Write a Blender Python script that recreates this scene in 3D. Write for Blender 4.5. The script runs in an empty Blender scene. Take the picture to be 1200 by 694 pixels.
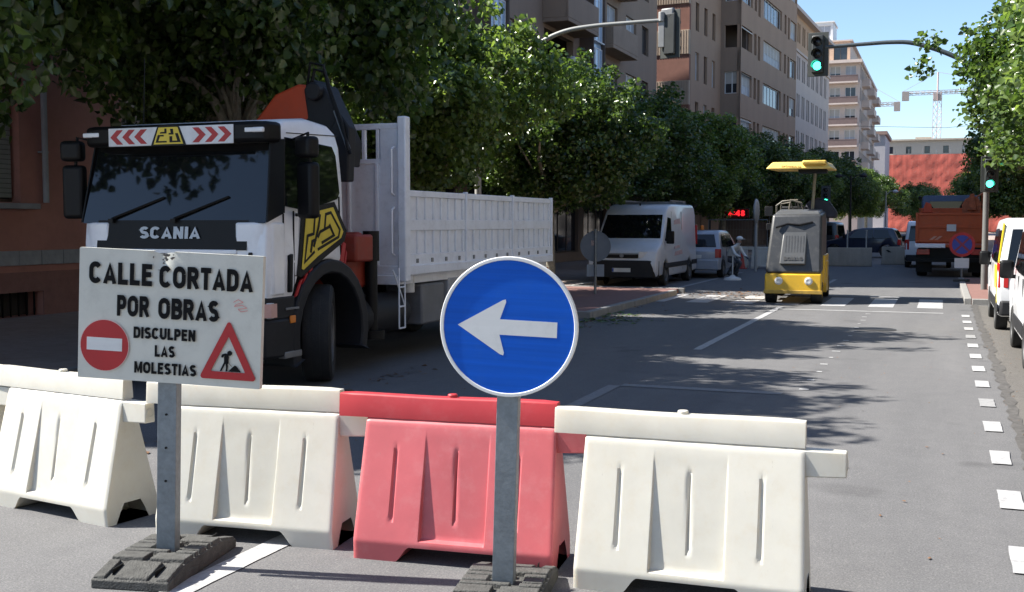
import bpy, bmesh, math, random
from mathutils import Vector, Matrix, Euler
import numpy as np
R = math.radians
scene = bpy.context.scene
COL = scene.collection

# ------------------------------------------------------------------ camera, sky, sun, exposure
cam_d = bpy.data.cameras.new('camera'); cam = bpy.data.objects.new('camera', cam_d); COL.objects.link(cam)
cam_d.sensor_width = 36; cam_d.lens = 39.0; cam_d.clip_start = 0.1; cam_d.clip_end = 3000
cam.location = (0, 0, 1.75); cam.rotation_euler = (R(90 - 3.741), 0, R(21.188))
scene.camera = cam
SUN_EL, SUN_AZ = 46.0, 258.0          # compass azimuth of the sun, clockwise from +Y (street direction)
world = bpy.data.worlds.new('World'); scene.world = world; world.use_nodes = True
nt = world.node_tree; nt.nodes.clear()
wo = nt.nodes.new('ShaderNodeOutputWorld'); bg = nt.nodes.new('ShaderNodeBackground'); sk = nt.nodes.new('ShaderNodeTexSky')
sk.sky_type = 'NISHITA'; sk.sun_disc = False; sk.sun_elevation = R(SUN_EL); sk.sun_rotation = R(SUN_AZ)
sk.air_density = 1.0; sk.dust_density = 0.6; sk.ozone_density = 3.0; sk.altitude = 800
bg.inputs[1].default_value = 0.084
nt.links.new(sk.outputs[0], bg.inputs[0]); nt.links.new(bg.outputs[0], wo.inputs[0])
sun_d = bpy.data.lights.new('sun', 'SUN'); sun = bpy.data.objects.new('sun', sun_d); COL.objects.link(sun)
sun_d.energy = 5.0; sun_d.angle = R(0.55); sun_d.color = (1.0, 0.95, 0.87)
az = R(SUN_AZ); sdir = Vector((math.sin(az) * math.cos(R(SUN_EL)), math.cos(az) * math.cos(R(SUN_EL)), math.sin(R(SUN_EL))))
sun.rotation_euler = sdir.to_track_quat('Z', 'Y').to_euler(); sun.location = (-30, -10, 40)
vs = scene.view_settings
vs.view_transform = 'Standard'; vs.look = 'None'; vs.gamma = 1.0; vs.exposure = 1.38; vs.use_curve_mapping = False

# ------------------------------------------------------------------ materials
def hexc(r, g, b): return (r, g, b, 1)
MATS = {}
def mat(name, col, rough=0.6, metal=0.0, var=0.12, vscale=3.0, bump=0.0, bscale=60.0, spec=0.5, dirt=0.0, dirtcol=(0.12, 0.1, 0.08), emit=None, estr=0.0, sss=0.0, coat=0.0, streak=False, scratch=False):
    """principled material: base colour with noise variation, optional blotchy dirt and fine bump"""
    if name in MATS: return MATS[name]
    m = bpy.data.materials.new(name); m.use_nodes = True; n = m.node_tree; N = n.nodes; L = n.links
    b = N['Principled BSDF']; b.inputs['Roughness'].default_value = rough; b.inputs['Metallic'].default_value = metal
    b.inputs['Specular IOR Level'].default_value = spec
    tc = N.new('ShaderNodeTexCoord')
    nz = N.new('ShaderNodeTexNoise'); nz.inputs['Scale'].default_value = vscale; nz.inputs['Detail'].default_value = 6; nz.inputs['Roughness'].default_value = 0.65
    L.new(tc.outputs['Object'], nz.inputs['Vector'])
    if streak:
        mp = N.new('ShaderNodeMapping'); mp.inputs['Scale'].default_value = (0.12, 1, 5.0) if streak == 'h' else (1, 1, 0.12); L.new(tc.outputs['Object'], mp.inputs['Vector']); L.new(mp.outputs[0], nz.inputs['Vector'])
    mx = N.new('ShaderNodeMix'); mx.data_type = 'RGBA'
    lo = [max(0, c * (1 - var)) for c in col[:3]]; hi = [min(1, c * (1 + var)) for c in col[:3]]
    mx.inputs[6].default_value = (*lo, 1); mx.inputs[7].default_value = (*hi, 1)
    rp = N.new('ShaderNodeMapRange'); rp.inputs[1].default_value = 0.3; rp.inputs[2].default_value = 0.7
    L.new(nz.outputs['Fac'], rp.inputs[0]); L.new(rp.outputs[0], mx.inputs[0])
    out = mx.outputs[2]
    if dirt > 0:
        n2 = N.new('ShaderNodeTexNoise'); n2.inputs['Scale'].default_value = vscale * 2.7; n2.inputs['Detail'].default_value = 9; n2.inputs['Roughness'].default_value = 0.75
        L.new(tc.outputs['Object'], n2.inputs['Vector'])
        r2 = N.new('ShaderNodeMapRange'); r2.inputs[1].default_value = 0.5; r2.inputs[2].default_value = 0.78; r2.inputs[4].default_value = dirt
        L.new(n2.outputs['Fac'], r2.inputs[0])
        m2 = N.new('ShaderNodeMix'); m2.data_type = 'RGBA'; m2.inputs[7].default_value = (*dirtcol, 1)
        L.new(r2.outputs[0], m2.inputs[0]); L.new(out, m2.inputs[6]); out = m2.outputs[2]
    if scratch:      # rubbed streaks and dark scuffs
        m3 = N.new('ShaderNodeMapping'); m3.inputs['Scale'].default_value = (16, 16, 1.3); m3.inputs['Rotation'].default_value = (0.25, 0.18, 0.1); L.new(tc.outputs['Object'], m3.inputs['Vector'])
        n4 = N.new('ShaderNodeTexNoise'); n4.inputs['Scale'].default_value = 2.2; n4.inputs['Detail'].default_value = 8; n4.inputs['Roughness'].default_value = 0.7; L.new(m3.outputs[0], n4.inputs['Vector'])
        r4 = N.new('ShaderNodeMapRange'); r4.inputs[1].default_value = 0.66; r4.inputs[2].default_value = 0.72; r4.inputs[4].default_value = 0.5; L.new(n4.outputs['Fac'], r4.inputs[0])
        m4 = N.new('ShaderNodeMix'); m4.data_type = 'RGBA'; m4.inputs[7].default_value = (0.20, 0.17, 0.14, 1); L.new(r4.outputs[0], m4.inputs[0]); L.new(out, m4.inputs[6]); out = m4.outputs[2]
    L.new(out, b.inputs['Base Color'])
    if bump > 0:
        n3 = N.new('ShaderNodeTexNoise'); n3.inputs['Scale'].default_value = bscale; n3.inputs['Detail'].default_value = 4
        L.new(tc.outputs['Object'], n3.inputs['Vector'])
        bp = N.new('ShaderNodeBump'); bp.inputs['Strength'].default_value = bump; bp.inputs['Distance'].default_value = 0.01
        L.new(n3.outputs['Fac'], bp.inputs['Height']); L.new(bp.outputs[0], b.inputs['Normal'])
    if emit: b.inputs['Emission Color'].default_value = (*emit, 1); b.inputs['Emission Strength'].default_value = estr
    if sss > 0:
        b.inputs['Subsurface Weight'].default_value = sss; b.inputs['Subsurface Radius'].default_value = (0.10, 0.075, 0.045); b.inputs['Subsurface Scale'].default_value = 1.0
    if coat > 0: b.inputs['Coat Weight'].default_value = coat; b.inputs['Coat Roughness'].default_value = 0.08
    MATS[name] = m; return m

def asphalt(name, c1, c2, patch=0.5):
    m = bpy.data.materials.new(name); m.use_nodes = True; n = m.node_tree; N = n.nodes; L = n.links
    b = N['Principled BSDF']; b.inputs['Roughness'].default_value = 0.88; b.inputs['Specular IOR Level'].default_value = 0.35
    tc = N.new('ShaderNodeTexCoord')
    def noise(s, d=5, r=0.6, vec=None):
        x = N.new('ShaderNodeTexNoise'); x.inputs['Scale'].default_value = s; x.inputs['Detail'].default_value = d; x.inputs['Roughness'].default_value = r
        L.new(vec or tc.outputs['Object'], x.inputs['Vector']); return x
    def mapr(src, a, b_, c=0.0, d=1.0):
        x = N.new('ShaderNodeMapRange'); x.inputs[1].default_value = a; x.inputs[2].default_value = b_; x.inputs[3].default_value = c; x.inputs[4].default_value = d; L.new(src, x.inputs[0]); return x.outputs[0]
    def mix(f, a, b_, mode='MIX'):
        x = N.new('ShaderNodeMix'); x.data_type = 'RGBA'; x.blend_type = mode
        if isinstance(f, (int, float)): x.inputs[0].default_value = f
        else: L.new(f, x.inputs[0])
        for i, q in ((6, a), (7, b_)):
            if isinstance(q, tuple): x.inputs[i].default_value = q
            else: L.new(q, x.inputs[i])
        return x.outputs[2]
    mp = N.new('ShaderNodeMapping'); mp.inputs['Scale'].default_value = (1.6, 0.14, 1); L.new(tc.outputs['Object'], mp.inputs['Vector'])
    big = noise(0.7, 4, 0.6, mp.outputs[0])                        # long wear bands along the traffic
    mid = noise(3.5, 6, 0.7)
    grain = noise(95, 4, 0.85)
    vor = N.new('ShaderNodeTexVoronoi'); vor.inputs['Scale'].default_value = 150; L.new(tc.outputs['Object'], vor.inputs['Vector'])
    col = mix(mapr(big.outputs['Fac'], 0.35, 0.68), (*c1, 1), (*c2, 1))
    col = mix(mapr(mid.outputs['Fac'], 0.35, 0.75, 0, 0.45), col, tuple([c * 0.72 for c in c1]) + (1,))
    col = mix(mapr(grain.outputs['Fac'], 0.42, 0.62, 0, 0.78), col, tuple([c * 0.45 for c in c1]) + (1,))
    st = N.new('ShaderNodeSeparateColor'); L.new(vor.outputs['Color'], st.inputs[0])
    col = mix(mapr(st.outputs[0], 0.84, 0.9, 0, 0.3), col, (0.24, 0.235, 0.22, 1))      # pale aggregate
    # cracks, sparse
    wn = noise(1.2, 5, 0.7)
    vm = N.new('ShaderNodeVectorMath'); vm.operation = 'MULTIPLY_ADD'; vm.inputs[1].default_value = (0.6, 0.6, 0); L.new(wn.outputs['Color'], vm.inputs[0]); L.new(tc.outputs['Object'], vm.inputs[2])
    vc = N.new('ShaderNodeTexVoronoi'); vc.feature = 'DISTANCE_TO_EDGE'; vc.inputs['Scale'].default_value = 0.42; L.new(vm.outputs[0], vc.inputs['Vector'])
    ck = mapr(vc.outputs['Distance'], 0.0, 0.006, 0.75, 0.0)
    gate = mapr(noise(0.23, 2, 0.5).outputs['Fac'], 0.58, 0.66, 0, 0.5)
    ml = N.new('ShaderNodeMath'); ml.operation = 'MULTIPLY'; L.new(ck, ml.inputs[0]); L.new(gate, ml.inputs[1])
    col = mix(ml.outputs[0], col, (0.02, 0.02, 0.02, 1))
    # oil stains
    oil = noise(0.9, 3, 0.5); col = mix(mapr(oil.outputs['Fac'], 0.64, 0.74, 0, patch), col, (0.035, 0.034, 0.036, 1))
    L.new(col, b.inputs['Base Color'])
    bp = N.new('ShaderNodeBump'); bp.inputs['Strength'].default_value = 0.55; bp.inputs['Distance'].default_value = 0.006
    L.new(grain.outputs['Fac'], bp.inputs['Height']); L.new(bp.outputs[0], b.inputs['Normal'])
    return m

def leaf_mat(name, c1, c2, trans):
    m = bpy.data.materials.new(name); m.use_nodes = True; n = m.node_tree; N = n.nodes; L = n.links
    b = N['Principled BSDF']; b.inputs['Roughness'].default_value = 0.28; b.inputs['Specular IOR Level'].default_value = 0.8
    g = N.new('ShaderNodeNewGeometry'); mx = N.new('ShaderNodeMix'); mx.data_type = 'RGBA'
    mx.inputs[6].default_value = (*c1, 1); mx.inputs[7].default_value = (*c2, 1)
    L.new(g.outputs['Random Per Island'], mx.inputs[0]); L.new(mx.outputs[2], b.inputs['Base Color'])
    t = N.new('ShaderNodeBsdfTranslucent'); sc = N.new('ShaderNodeMix'); sc.data_type = 'RGBA'; sc.blend_type = 'MULTIPLY'; sc.inputs[0].default_value = 1
    L.new(mx.outputs[2], sc.inputs[6]); sc.inputs[7].default_value = (1.35, 1.4, 0.7, 1); L.new(sc.outputs[2], t.inputs[0])
    ms = N.new('ShaderNodeMixShader'); ms.inputs[0].default_value = trans
    L.new(b.outputs[0], ms.inputs[1]); L.new(t.outputs[0], ms.inputs[2]); L.new(ms.outputs[0], N['Material Output'].inputs[0])
    return m

M_ASPH = asphalt('asphalt', (0.128, 0.128, 0.132), (0.170, 0.168, 0.170))
M_ASPH2 = asphalt('asphalt_parking', (0.125, 0.117, 0.107), (0.16, 0.15, 0.136), 0.6)
M_PAINT = mat('road_paint', (0.36, 0.36, 0.36), 0.75, var=0.12, vscale=6, dirt=1.0, dirtcol=(0.13, 0.13, 0.13), bump=0.4, bscale=120)
M_PAINTW = mat('road_paint_worn', (0.26, 0.26, 0.26), 0.8, var=0.15, vscale=14, dirt=0.9, dirtcol=(0.15, 0.148, 0.145), bump=0.4, bscale=120)
M_GHOST = mat('ghost_paint', (0.19, 0.19, 0.195), 0.85, var=0.15, vscale=14, dirt=0.9, dirtcol=(0.12, 0.12, 0.12), bump=0.4, bscale=120)
M_WPLAS = mat('white_plastic', (0.54, 0.52, 0.455), 0.45, var=0.06, vscale=4, dirt=0.3, dirtcol=(0.46, 0.37, 0.24), bump=0.05, bscale=9, sss=0.15, scratch=True)
M_RPLAS = mat('red_plastic', (0.50, 0.105, 0.115), 0.5, var=0.10, vscale=3, dirt=0.35, dirtcol=(0.56, 0.26, 0.26), bump=0.05, bscale=9, sss=0.1, scratch=True)
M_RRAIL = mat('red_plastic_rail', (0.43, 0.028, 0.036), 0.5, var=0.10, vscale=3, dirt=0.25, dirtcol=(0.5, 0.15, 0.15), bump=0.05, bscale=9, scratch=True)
M_GALV = mat('galvanised', (0.20, 0.225, 0.245), 0.48, 0.55, var=0.2, vscale=22, dirt=0.35, dirtcol=(0.2, 0.2, 0.2), bump=0.08)
M_RUBB = mat('recycled_rubber', (0.062, 0.062, 0.058), 0.9, var=0.35, vscale=18, dirt=0.35, dirtcol=(0.13, 0.125, 0.11), bump=0.9, bscale=110)
M_SIGNW = mat('sign_white', (0.57, 0.57, 0.51), 0.5, var=0.07, vscale=2.5, dirt=0.4, dirtcol=(0.3, 0.3, 0.27), streak=False)
M_SIGNB = mat('sign_blue', (0.001, 0.088, 0.50), 0.5, var=0.16, vscale=5, spec=0.2, dirt=0.25, dirtcol=(0.03,0.13,0.45), streak='h')
M_SIGNA = mat('sign_arrow_white', (0.66, 0.67, 0.66), 0.45, var=0.04, dirt=0.35, dirtcol=(0.42, 0.43, 0.42), streak='h')
M_SIGNR = mat('sign_red', (0.40, 0.010, 0.014), 0.45, var=0.1, dirt=0.15, dirtcol=(0.2, 0.02, 0.02))
M_BLK = mat('sign_black', (0.006, 0.006, 0.0065), 0.7, var=0.3, spec=0.15)
M_SCUFF = mat('scuff', (0.12, 0.11, 0.10), 0.8, var=0.6, vscale=40)
M_PINK = mat('graffiti_pink', (0.62, 0.22, 0.2), 0.7)
M_TWHITE = mat('truck_white', (0.84, 0.85, 0.87), 0.35, var=0.05, vscale=2, dirt=0.18, dirtcol=(0.35, 0.33, 0.3), coat=0.3)
M_BEDW = mat('bed_grey_white', (0.78, 0.80, 0.84), 0.5, var=0.07, vscale=3, dirt=0.3, dirtcol=(0.28, 0.26, 0.24), bump=0.1)
M_DGREY = mat('dark_plastic', (0.018, 0.0185, 0.021), 0.6, var=0.2, dirt=0.25, dirtcol=(0.05, 0.048, 0.045), spec=0.3)
M_BLACK = mat('black_trim', (0.005, 0.005, 0.0055), 0.5, var=0.2, spec=0.25)
M_TYRE = mat('tyre', (0.018, 0.018, 0.018), 0.85, var=0.3, dirt=0.3, dirtcol=(0.07, 0.065, 0.06), bump=0.4)
M_RIM = mat('rim_steel', (0.13, 0.132, 0.135), 0.55, 0.5, var=0.2, dirt=0.3)
M_GLASS = mat('vehicle_glass', (0.006, 0.007, 0.008), 0.04, var=0.1, spec=0.5)
M_CRANE = mat('crane_orange', (0.52, 0.06, 0.015), 0.5, var=0.1, dirt=0.25)
M_ORANGE = mat('truck_orange', (0.50, 0.082, 0.014), 0.5, var=0.12, dirt=0.3)
M_YEL = mat('machine_yellow', (0.72, 0.43, 0.025), 0.42, var=0.08, dirt=0.3, dirtcol=(0.25, 0.18, 0.08))
M_PYEL = mat('canopy_yellow', (0.80, 0.56, 0.14), 0.5, var=0.06, dirt=0.15)
M_MGREY = mat('machine_grey', (0.048, 0.050, 0.053), 0.42, var=0.15, dirt=0.35, dirtcol=(0.2, 0.19, 0.17))
M_LGREY = mat('machine_light_grey', (0.078, 0.082, 0.086), 0.45, var=0.15, dirt=0.3)
M_LAMP = mat('lamp_glass', (0.62, 0.63, 0.64), 0.12, var=0.08, vscale=30)
M_AMB = mat('amber_lens', (0.75, 0.22, 0.02), 0.25)
M_REDL = mat('red_lens', (0.42, 0.015, 0.015), 0.22)
M_STEEL = mat('grey_steel', (0.22, 0.225, 0.23), 0.5, 0.4, var=0.15)
M_POLE = mat('pole_paint', (0.40, 0.40, 0.385), 0.5, 0.1, var=0.1, dirt=0.2)
M_SIGB = mat('signal_body', (0.03, 0.034, 0.034), 0.5, var=0.2)
M_GREEN = mat('green_light', (0.02, 0.6, 0.4), 0.3, emit=(0.05, 1.0, 0.62), estr=3.0)
M_LED = mat('red_led', (0.5, 0.01, 0.01), 0.4, emit=(1.0, 0.02, 0.03), estr=0.55)
M_LENSOFF = mat('lens_off', (0.015, 0.012, 0.012), 0.25)
M_PAVE = mat('pavement_tiles', (0.30, 0.235, 0.20), 0.85, var=0.15, vscale=5, dirt=0.35, bump=0.3)
M_REDTILE = mat('tactile_red', (0.20, 0.105, 0.09), 0.85, var=0.15, vscale=6, dirt=0.3, bump=0.3)
M_KERB = mat('kerb_stone', (0.24, 0.235, 0.225), 0.85, var=0.15, vscale=6, dirt=0.3, bump=0.4)
M_CONC = mat('concrete', (0.30, 0.255, 0.20), 0.9, var=0.15, vscale=4, dirt=0.4, bump=0.5, streak=True)
M_BARK = mat('plane_bark', (0.27, 0.25, 0.20), 0.9, var=0.4, vscale=7, dirt=0.6, dirtcol=(0.12, 0.11, 0.085), bump=0.7, bscale=25)
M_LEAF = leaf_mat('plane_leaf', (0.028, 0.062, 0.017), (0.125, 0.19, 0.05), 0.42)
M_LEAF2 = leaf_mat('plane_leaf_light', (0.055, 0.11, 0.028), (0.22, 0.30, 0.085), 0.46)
M_LITTER = mat('dry_leaf', (0.16, 0.08, 0.035), 0.9, var=0.5, vscale=2)

# ------------------------------------------------------------------ mesh builder
class MB:
    def __init__(s): s.v = []; s.f = []; s.M = Matrix.Identity(4); s.cut = []
    def add(s, vs_, fs_):
        o = len(s.v); s.cut.append((o, len(s.f))); s.v += [tuple(s.M @ Vector(p)) for p in vs_]; s.f += [tuple(i + o for i in f) for f in fs_]; return s
    def box(s, x0, x1, y0, y1, z0, z1):
        return s.add([(x0,y0,z0),(x1,y0,z0),(x1,y1,z0),(x0,y1,z0),(x0,y0,z1),(x1,y0,z1),(x1,y1,z1),(x0,y1,z1)],
                     [(0,3,2,1),(4,5,6,7),(0,1,5,4),(1,2,6,5),(2,3,7,6),(3,0,4,7)])
    def hexa(s, b, t):      # bottom ring of 4, top ring of 4
        return s.add(list(b) + list(t), [(0,3,2,1),(4,5,6,7),(0,1,5,4),(1,2,6,5),(2,3,7,6),(3,0,4,7)])
    def prism(s, poly, a, b, ax='y'):
        n = len(poly)
        def P(p, h): return {'x': (h, p[0], p[1]), 'y': (p[0], h, p[1]), 'z': (p[0], p[1], h)}[ax]
        area = sum(poly[i][0]*poly[(i+1)%n][1] - poly[(i+1)%n][0]*poly[i][1] for i in range(n))
        if (area < 0) != (ax == 'y'): poly = poly[::-1]
        vs_ = [P(p, a) for p in poly] + [P(p, b) for p in poly]
        fs_ = [tuple(range(n))[::-1], tuple(range(n, 2*n))] + [(i, (i+1)%n, n+(i+1)%n, n+i) for i in range(n)]
        if a > b: fs_ = [f[::-1] for f in fs_]
        return s.add(vs_, fs_)
    def ring(s, outer, inner, a, b, ax='y'):     # plate with hole: matched outer / inner loops
        n = len(outer)
        def P(p, h): return {'x': (h, p[0], p[1]), 'y': (p[0], h, p[1]), 'z': (p[0], p[1], h)}[ax]
        vs_ = [P(p, h) for h in (a, b) for lp in (outer, inner) for p in lp]
        fs_ = []
        for i in range(n):
            j = (i+1) % n
            fs_ += [(i, j, n+j, n+i), (2*n+i, 3*n+i, 3*n+j, 2*n+j), (i, 2*n+i, 2*n+j, j), (n+i, n+j, 3*n+j, 3*n+i)]
        return s.add(vs_, fs_)
    def tube(s, pts, rad, n=8, cap=True):
        pts = [Vector(p) for p in pts]; k = len(pts)
        if isinstance(rad, (int, float)): rad = [rad] * k
        vs_, fs_ = [], []
        prev = None
        for i, p in enumerate(pts):
            d = (pts[min(i+1, k-1)] - pts[max(i-1, 0)]).normalized()
            if prev is None:
                u = d.orthogonal().normalized()
            else:
                u = (prev - d * prev.dot(d)); u = u.normalized() if u.length > 1e-6 else d.orthogonal().normalized()
            prev = u; w = d.cross(u)
            for j in range(n):
                a = 2*math.pi*j/n; vs_.append(p + (u*math.cos(a) + w*math.sin(a)) * rad[i])
        for i in range(k-1):
            for j in range(n):
                j2 = (j+1) % n; fs_.append((i*n+j, i*n+j2, (i+1)*n+j2, (i+1)*n+j))
        if cap: fs_ += [tuple(range(n))[::-1], tuple(range((k-1)*n, k*n))]
        return s.add(vs_, fs_)
    def cyl(s, p0, p1, r, n=16, r1=None): return s.tube([p0, p1], [r, r if r1 is None else r1], n)
    def lathe(s, prof, n=24, ax='z', c=(0,0,0)):     # prof of (radius, height), open ended
        vs_, fs_ = [], []
        for r, h in prof:
            for j in range(n):
                a = 2*math.pi*j/n; p = (r*math.cos(a), r*math.sin(a), h)
                p = {'z': p, 'x': (p[2], p[0], p[1]), 'y': (p[1], p[2], p[0])}[ax]
                vs_.append((p[0]+c[0], p[1]+c[1], p[2]+c[2]))
        for i in range(len(prof)-1):
            for j in range(n):
                j2 = (j+1) % n; fs_.append((i*n+j, i*n+j2, (i+1)*n+j2, (i+1)*n+j))
        return s.add(vs_, fs_)
    def ball(s, c, r, sc=(1,1,1), n=12, m=8):
        prof = [(max(1e-4, math.sin(math.pi*i/m)), -math.cos(math.pi*i/m)) for i in range(m+1)]
        vs_, fs_ = [], []
        for q, h in prof:
            for j in range(n):
                a = 2*math.pi*j/n; vs_.append((c[0]+r*sc[0]*q*math.cos(a), c[1]+r*sc[1]*q*math.sin(a), c[2]+r*sc[2]*h))
        for i in range(m):
            for j in range(n):
                j2 = (j+1) % n; fs_.append((i*n+j, i*n+j2, (i+1)*n+j2, (i+1)*n+j))
        return s.add(vs_, fs_)
    def mesh(s, name, smooth=32):
        me = bpy.data.meshes.new(name); me.from_pydata(s.v, [], s.f); me.update()
        if smooth:
            me.shade_smooth(); me.set_sharp_from_angle(angle=R(smooth))
        return me
    def build(s, name, m, parent=None, bevel=0.0, smooth=32, loc=None, rot=None, seg=2):
        return link(name, s.mesh(name, smooth), m, parent, bevel, loc, rot, seg)
def each(mb, name, m, parent=None, bevel=0.0, smooth=32):
    """every primitive that went into mb becomes an object of its own"""
    out = []; ends = mb.cut[1:] + [(len(mb.v), len(mb.f))]
    for (v0, f0), (v1, f1) in zip(mb.cut, ends):
        c = MB(); c.v = mb.v[v0:v1]; c.f = [tuple(i - v0 for i in f) for f in mb.f[f0:f1]]; out.append(c.build(name, m, parent, bevel, smooth))
    return out
def link(name, me, m, parent=None, bevel=0.0, loc=None, rot=None, seg=2):
    if m is not None and len(me.materials) == 0: me.materials.append(m)
    o = bpy.data.objects.new(name, me); COL.objects.link(o)
    if parent is not None: o.parent = parent
    if loc is not None: o.location = loc
    if rot is not None: o.rotation_euler = rot
    if bevel > 0:
        bv = o.modifiers.new('bevel', 'BEVEL'); bv.width = bevel; bv.segments = seg; bv.limit_method = 'ANGLE'; bv.angle_limit = R(35)
    return o
def thing(name, label, cat, loc=(0,0,0), rotz=0.0, group=None, rot=None):
    o = bpy.data.objects.new(name, None); COL.objects.link(o); o.empty_display_size = 0.2
    o.location = loc; o.rotation_euler = rot if rot else (0, 0, rotz)
    o['label'] = label; o['category'] = cat
    if group: o['group'] = group
    return o
def tag(o, label, cat, group=None):
    o['label'] = label; o['category'] = cat
    if group: o['group'] = group
    return o
def struct(o): o['kind'] = 'structure'; return o
def stuff(o): o['kind'] = 'stuff'; return o
def copy_tree(o, parent=None):
    c = o.copy(); COL.objects.link(c)
    if parent is not None: c.parent = parent
    for ch in list(o.children): copy_tree(ch, c)
    return c
def _arc(cx, cy, rx, ry, a0, a1, n=9): return [(cx + rx*math.cos(R(a0+(a1-a0)*i/n)), cy + ry*math.sin(R(a0+(a1-a0)*i/n))) for i in range(n+1)]
def glyph(ch, t):
    """centre-line strokes of a bold sans capital in a box of height 1; returns (width, strokes)"""
    h = t/2; B, Tp, m = h, 1-h, 0.52
    if ch == 'A': return 0.74, [[(0.10,0),(0.37,Tp+0.02),(0.64,0)], [(0.20,0.27),(0.54,0.27)]]
    if ch == 'B': return 0.68, [[(h,0),(h,1)], [(h,Tp),(0.38,Tp)] + _arc(0.38,(Tp+m)/2,0.19,(Tp-m)/2,90,-90) + [(h,m)], [(h,m),(0.40,m)] + _arc(0.40,(B+m)/2,0.19,(m-B)/2,90,-90) + [(h,B)]]
    if ch in 'CG':
        st = [_arc(0.36,0.66,0.36-h,0.34-h,28,180) + _arc(0.36,0.34,0.36-h,0.34-h,180,332)]
        if ch == 'G': st = [_arc(0.36,0.66,0.36-h,0.34-h,28,180) + _arc(0.36,0.34,0.36-h,0.34-h,180,360) + [(0.72-h,0.42)], [(0.40,0.44),(0.72,0.44)]]
        return 0.72, st
    if ch == 'D': return 0.70, [[(h,0),(h,1)], [(h,Tp),(0.32,Tp)] + _arc(0.32,0.64,0.38-h,0.36-h,90,0) + _arc(0.32,0.36,0.38-h,0.36-h,0,-90) + [(h,B)]]
    if ch == 'E': return 0.60, [[(h,0),(h,1)], [(h,Tp),(0.58,Tp)], [(h,m),(0.53,m)], [(h,B),(0.59,B)]]
    if ch == 'I': return t, [[(h,0),(h,1)]]
    if ch == 'L': return 0.58, [[(h,1),(h,0)], [(h,B),(0.57,B)]]
    if ch == 'M': return 0.84, [[(h,0),(h,1)], [(0.84-h,0),(0.84-h,1)], [(h,1-0.04),(0.42,0.12),(0.84-h,1-0.04)]]
    if ch == 'N': return 0.70, [[(h,0),(h,1)], [(0.70-h,0),(0.70-h,1)], [(h+0.01,0.94),(0.70-h-0.01,0.06)]]
    if ch == 'O': return 0.76, [_arc(0.38,0.64,0.38-h,0.36-h,0,180) + _arc(0.38,0.36,0.38-h,0.36-h,180,360) + [(0.76-h,0.64)]]
    if ch == 'P': return 0.66, [[(h,0),(h,1)], [(h,Tp),(0.38,Tp)] + _arc(0.38,(Tp+0.44)/2,0.28-h,(Tp-0.44)/2,90,-90) + [(h,0.44)]]
    if ch == 'R': return 0.70, [[(h,0),(h,1)], [(h,Tp),(0.38,Tp)] + _arc(0.38,(Tp+0.48)/2,0.29-h,(Tp-0.48)/2,90,-90) + [(h,0.48)], [(0.36,0.46),(0.62,0)]]
    if ch == 'S': return 0.66, [_arc(0.33,0.735,0.32-h,0.265-h,20,180) + _arc(0.33,0.735,0.32-h,0.235,180,262) + _arc(0.33,0.265,0.33-h,0.235,82,0) + _arc(0.33,0.265,0.33-h,0.265-h,0,-162)]
    if ch == 'T': return 0.62, [[(0,Tp),(0.62,Tp)], [(0.31,Tp),(0.31,0)]]
    if ch == 'U': return 0.70, [[(h,1),(h,0.36)] + _arc(0.35,0.36,0.35-h,0.36-h,180,360) + [(0.70-h,1)]]
    if ch == '8': return 0.62, [_arc(0.31,0.74,0.28-h,0.26-h,-90,270), _arc(0.31,0.28,0.31-h,0.28-h,90,450)]
    if ch == '4': return 0.62, [[(0.46,0),(0.46,1)], [(0.44,0.95),(0.04,0.30)], [(0.02,0.28),(0.62,0.28)]]
    if ch == ':': return 0.2, [[(0.1,0.18),(0.1,0.34)], [(0.1,0.62),(0.1,0.78)]]
    return 0.34, []
def text_obj(txt, w, h, m, parent, loc, roty=0.0, name='lettering', depth=0.0012, bold=0.0, rot=None, t=0.235, gap=0.10):
    """bold block lettering facing local -y, centred on loc, w wide and h high"""
    b = MB(); x = 0.0; quads = []
    for ch in txt:
        gw, strokes = glyph(ch, t)
        for k, st in enumerate(strokes):
            P_ = [Vector(p) for p in st]; n = len(P_); Lf, Rt = [], []
            for i in range(n):
                d1 = (P_[i]-P_[i-1]).normalized() if i > 0 else (P_[1]-P_[0]).normalized()
                d2 = (P_[i+1]-P_[i]).normalized() if i < n-1 else d1
                n1 = Vector((-d1.y, d1.x)); n2 = Vector((-d2.y, d2.x)); mt = (n1+n2).normalized(); mt = mt * min(1.8, 1/max(0.3, mt.dot(n1)))
                Lf.append(P_[i] + mt*t/2); Rt.append(P_[i] - mt*t/2)
            quads.append((x, k, Lf, Rt))
        x += gw + gap
    tot = x - gap
    for x0, k, Lf, Rt in quads:
        n = len(Lf); y1 = -depth - 0.00025*k
        f = lambda p, y: ((p.x + x0 - tot/2)*w/tot, y, (min(1, max(0, p.y)) - 0.5)*h)
        vs_ = [f(p, y1) for p in Lf] + [f(p, y1) for p in Rt] + [f(p, 0) for p in Lf] + [f(p, 0) for p in Rt]
        fs_ = [(i, n+i, n+i+1, i+1) for i in range(n-1)] + [(2*n+i, i, i+1, 2*n+i+1) for i in range(n-1)] + [(n+i, 3*n+i, 3*n+i+1, n+i+1) for i in range(n-1)]
        b.add(vs_, fs_)
    return b.build(name, m, parent, smooth=0, loc=loc, rot=rot or (0, roty, 0))
def spl(pts, n=6):
    """Catmull-Rom resampling of a path"""
    P_ = [Vector(p) for p in pts]; P_ = [2*P_[0]-P_[1]] + P_ + [2*P_[-1]-P_[-2]]; out = []
    for i in range(1, len(P_)-2):
        for k in range(n):
            u = k/n; a, b_, c, d = P_[i-1:i+3]
            out.append(0.5*((2*b_) + (c-a)*u + (2*a-5*b_+4*c-d)*u*u + (3*b_-a-3*c+d)*u**3))
    return out + [P_[-2]]
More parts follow.
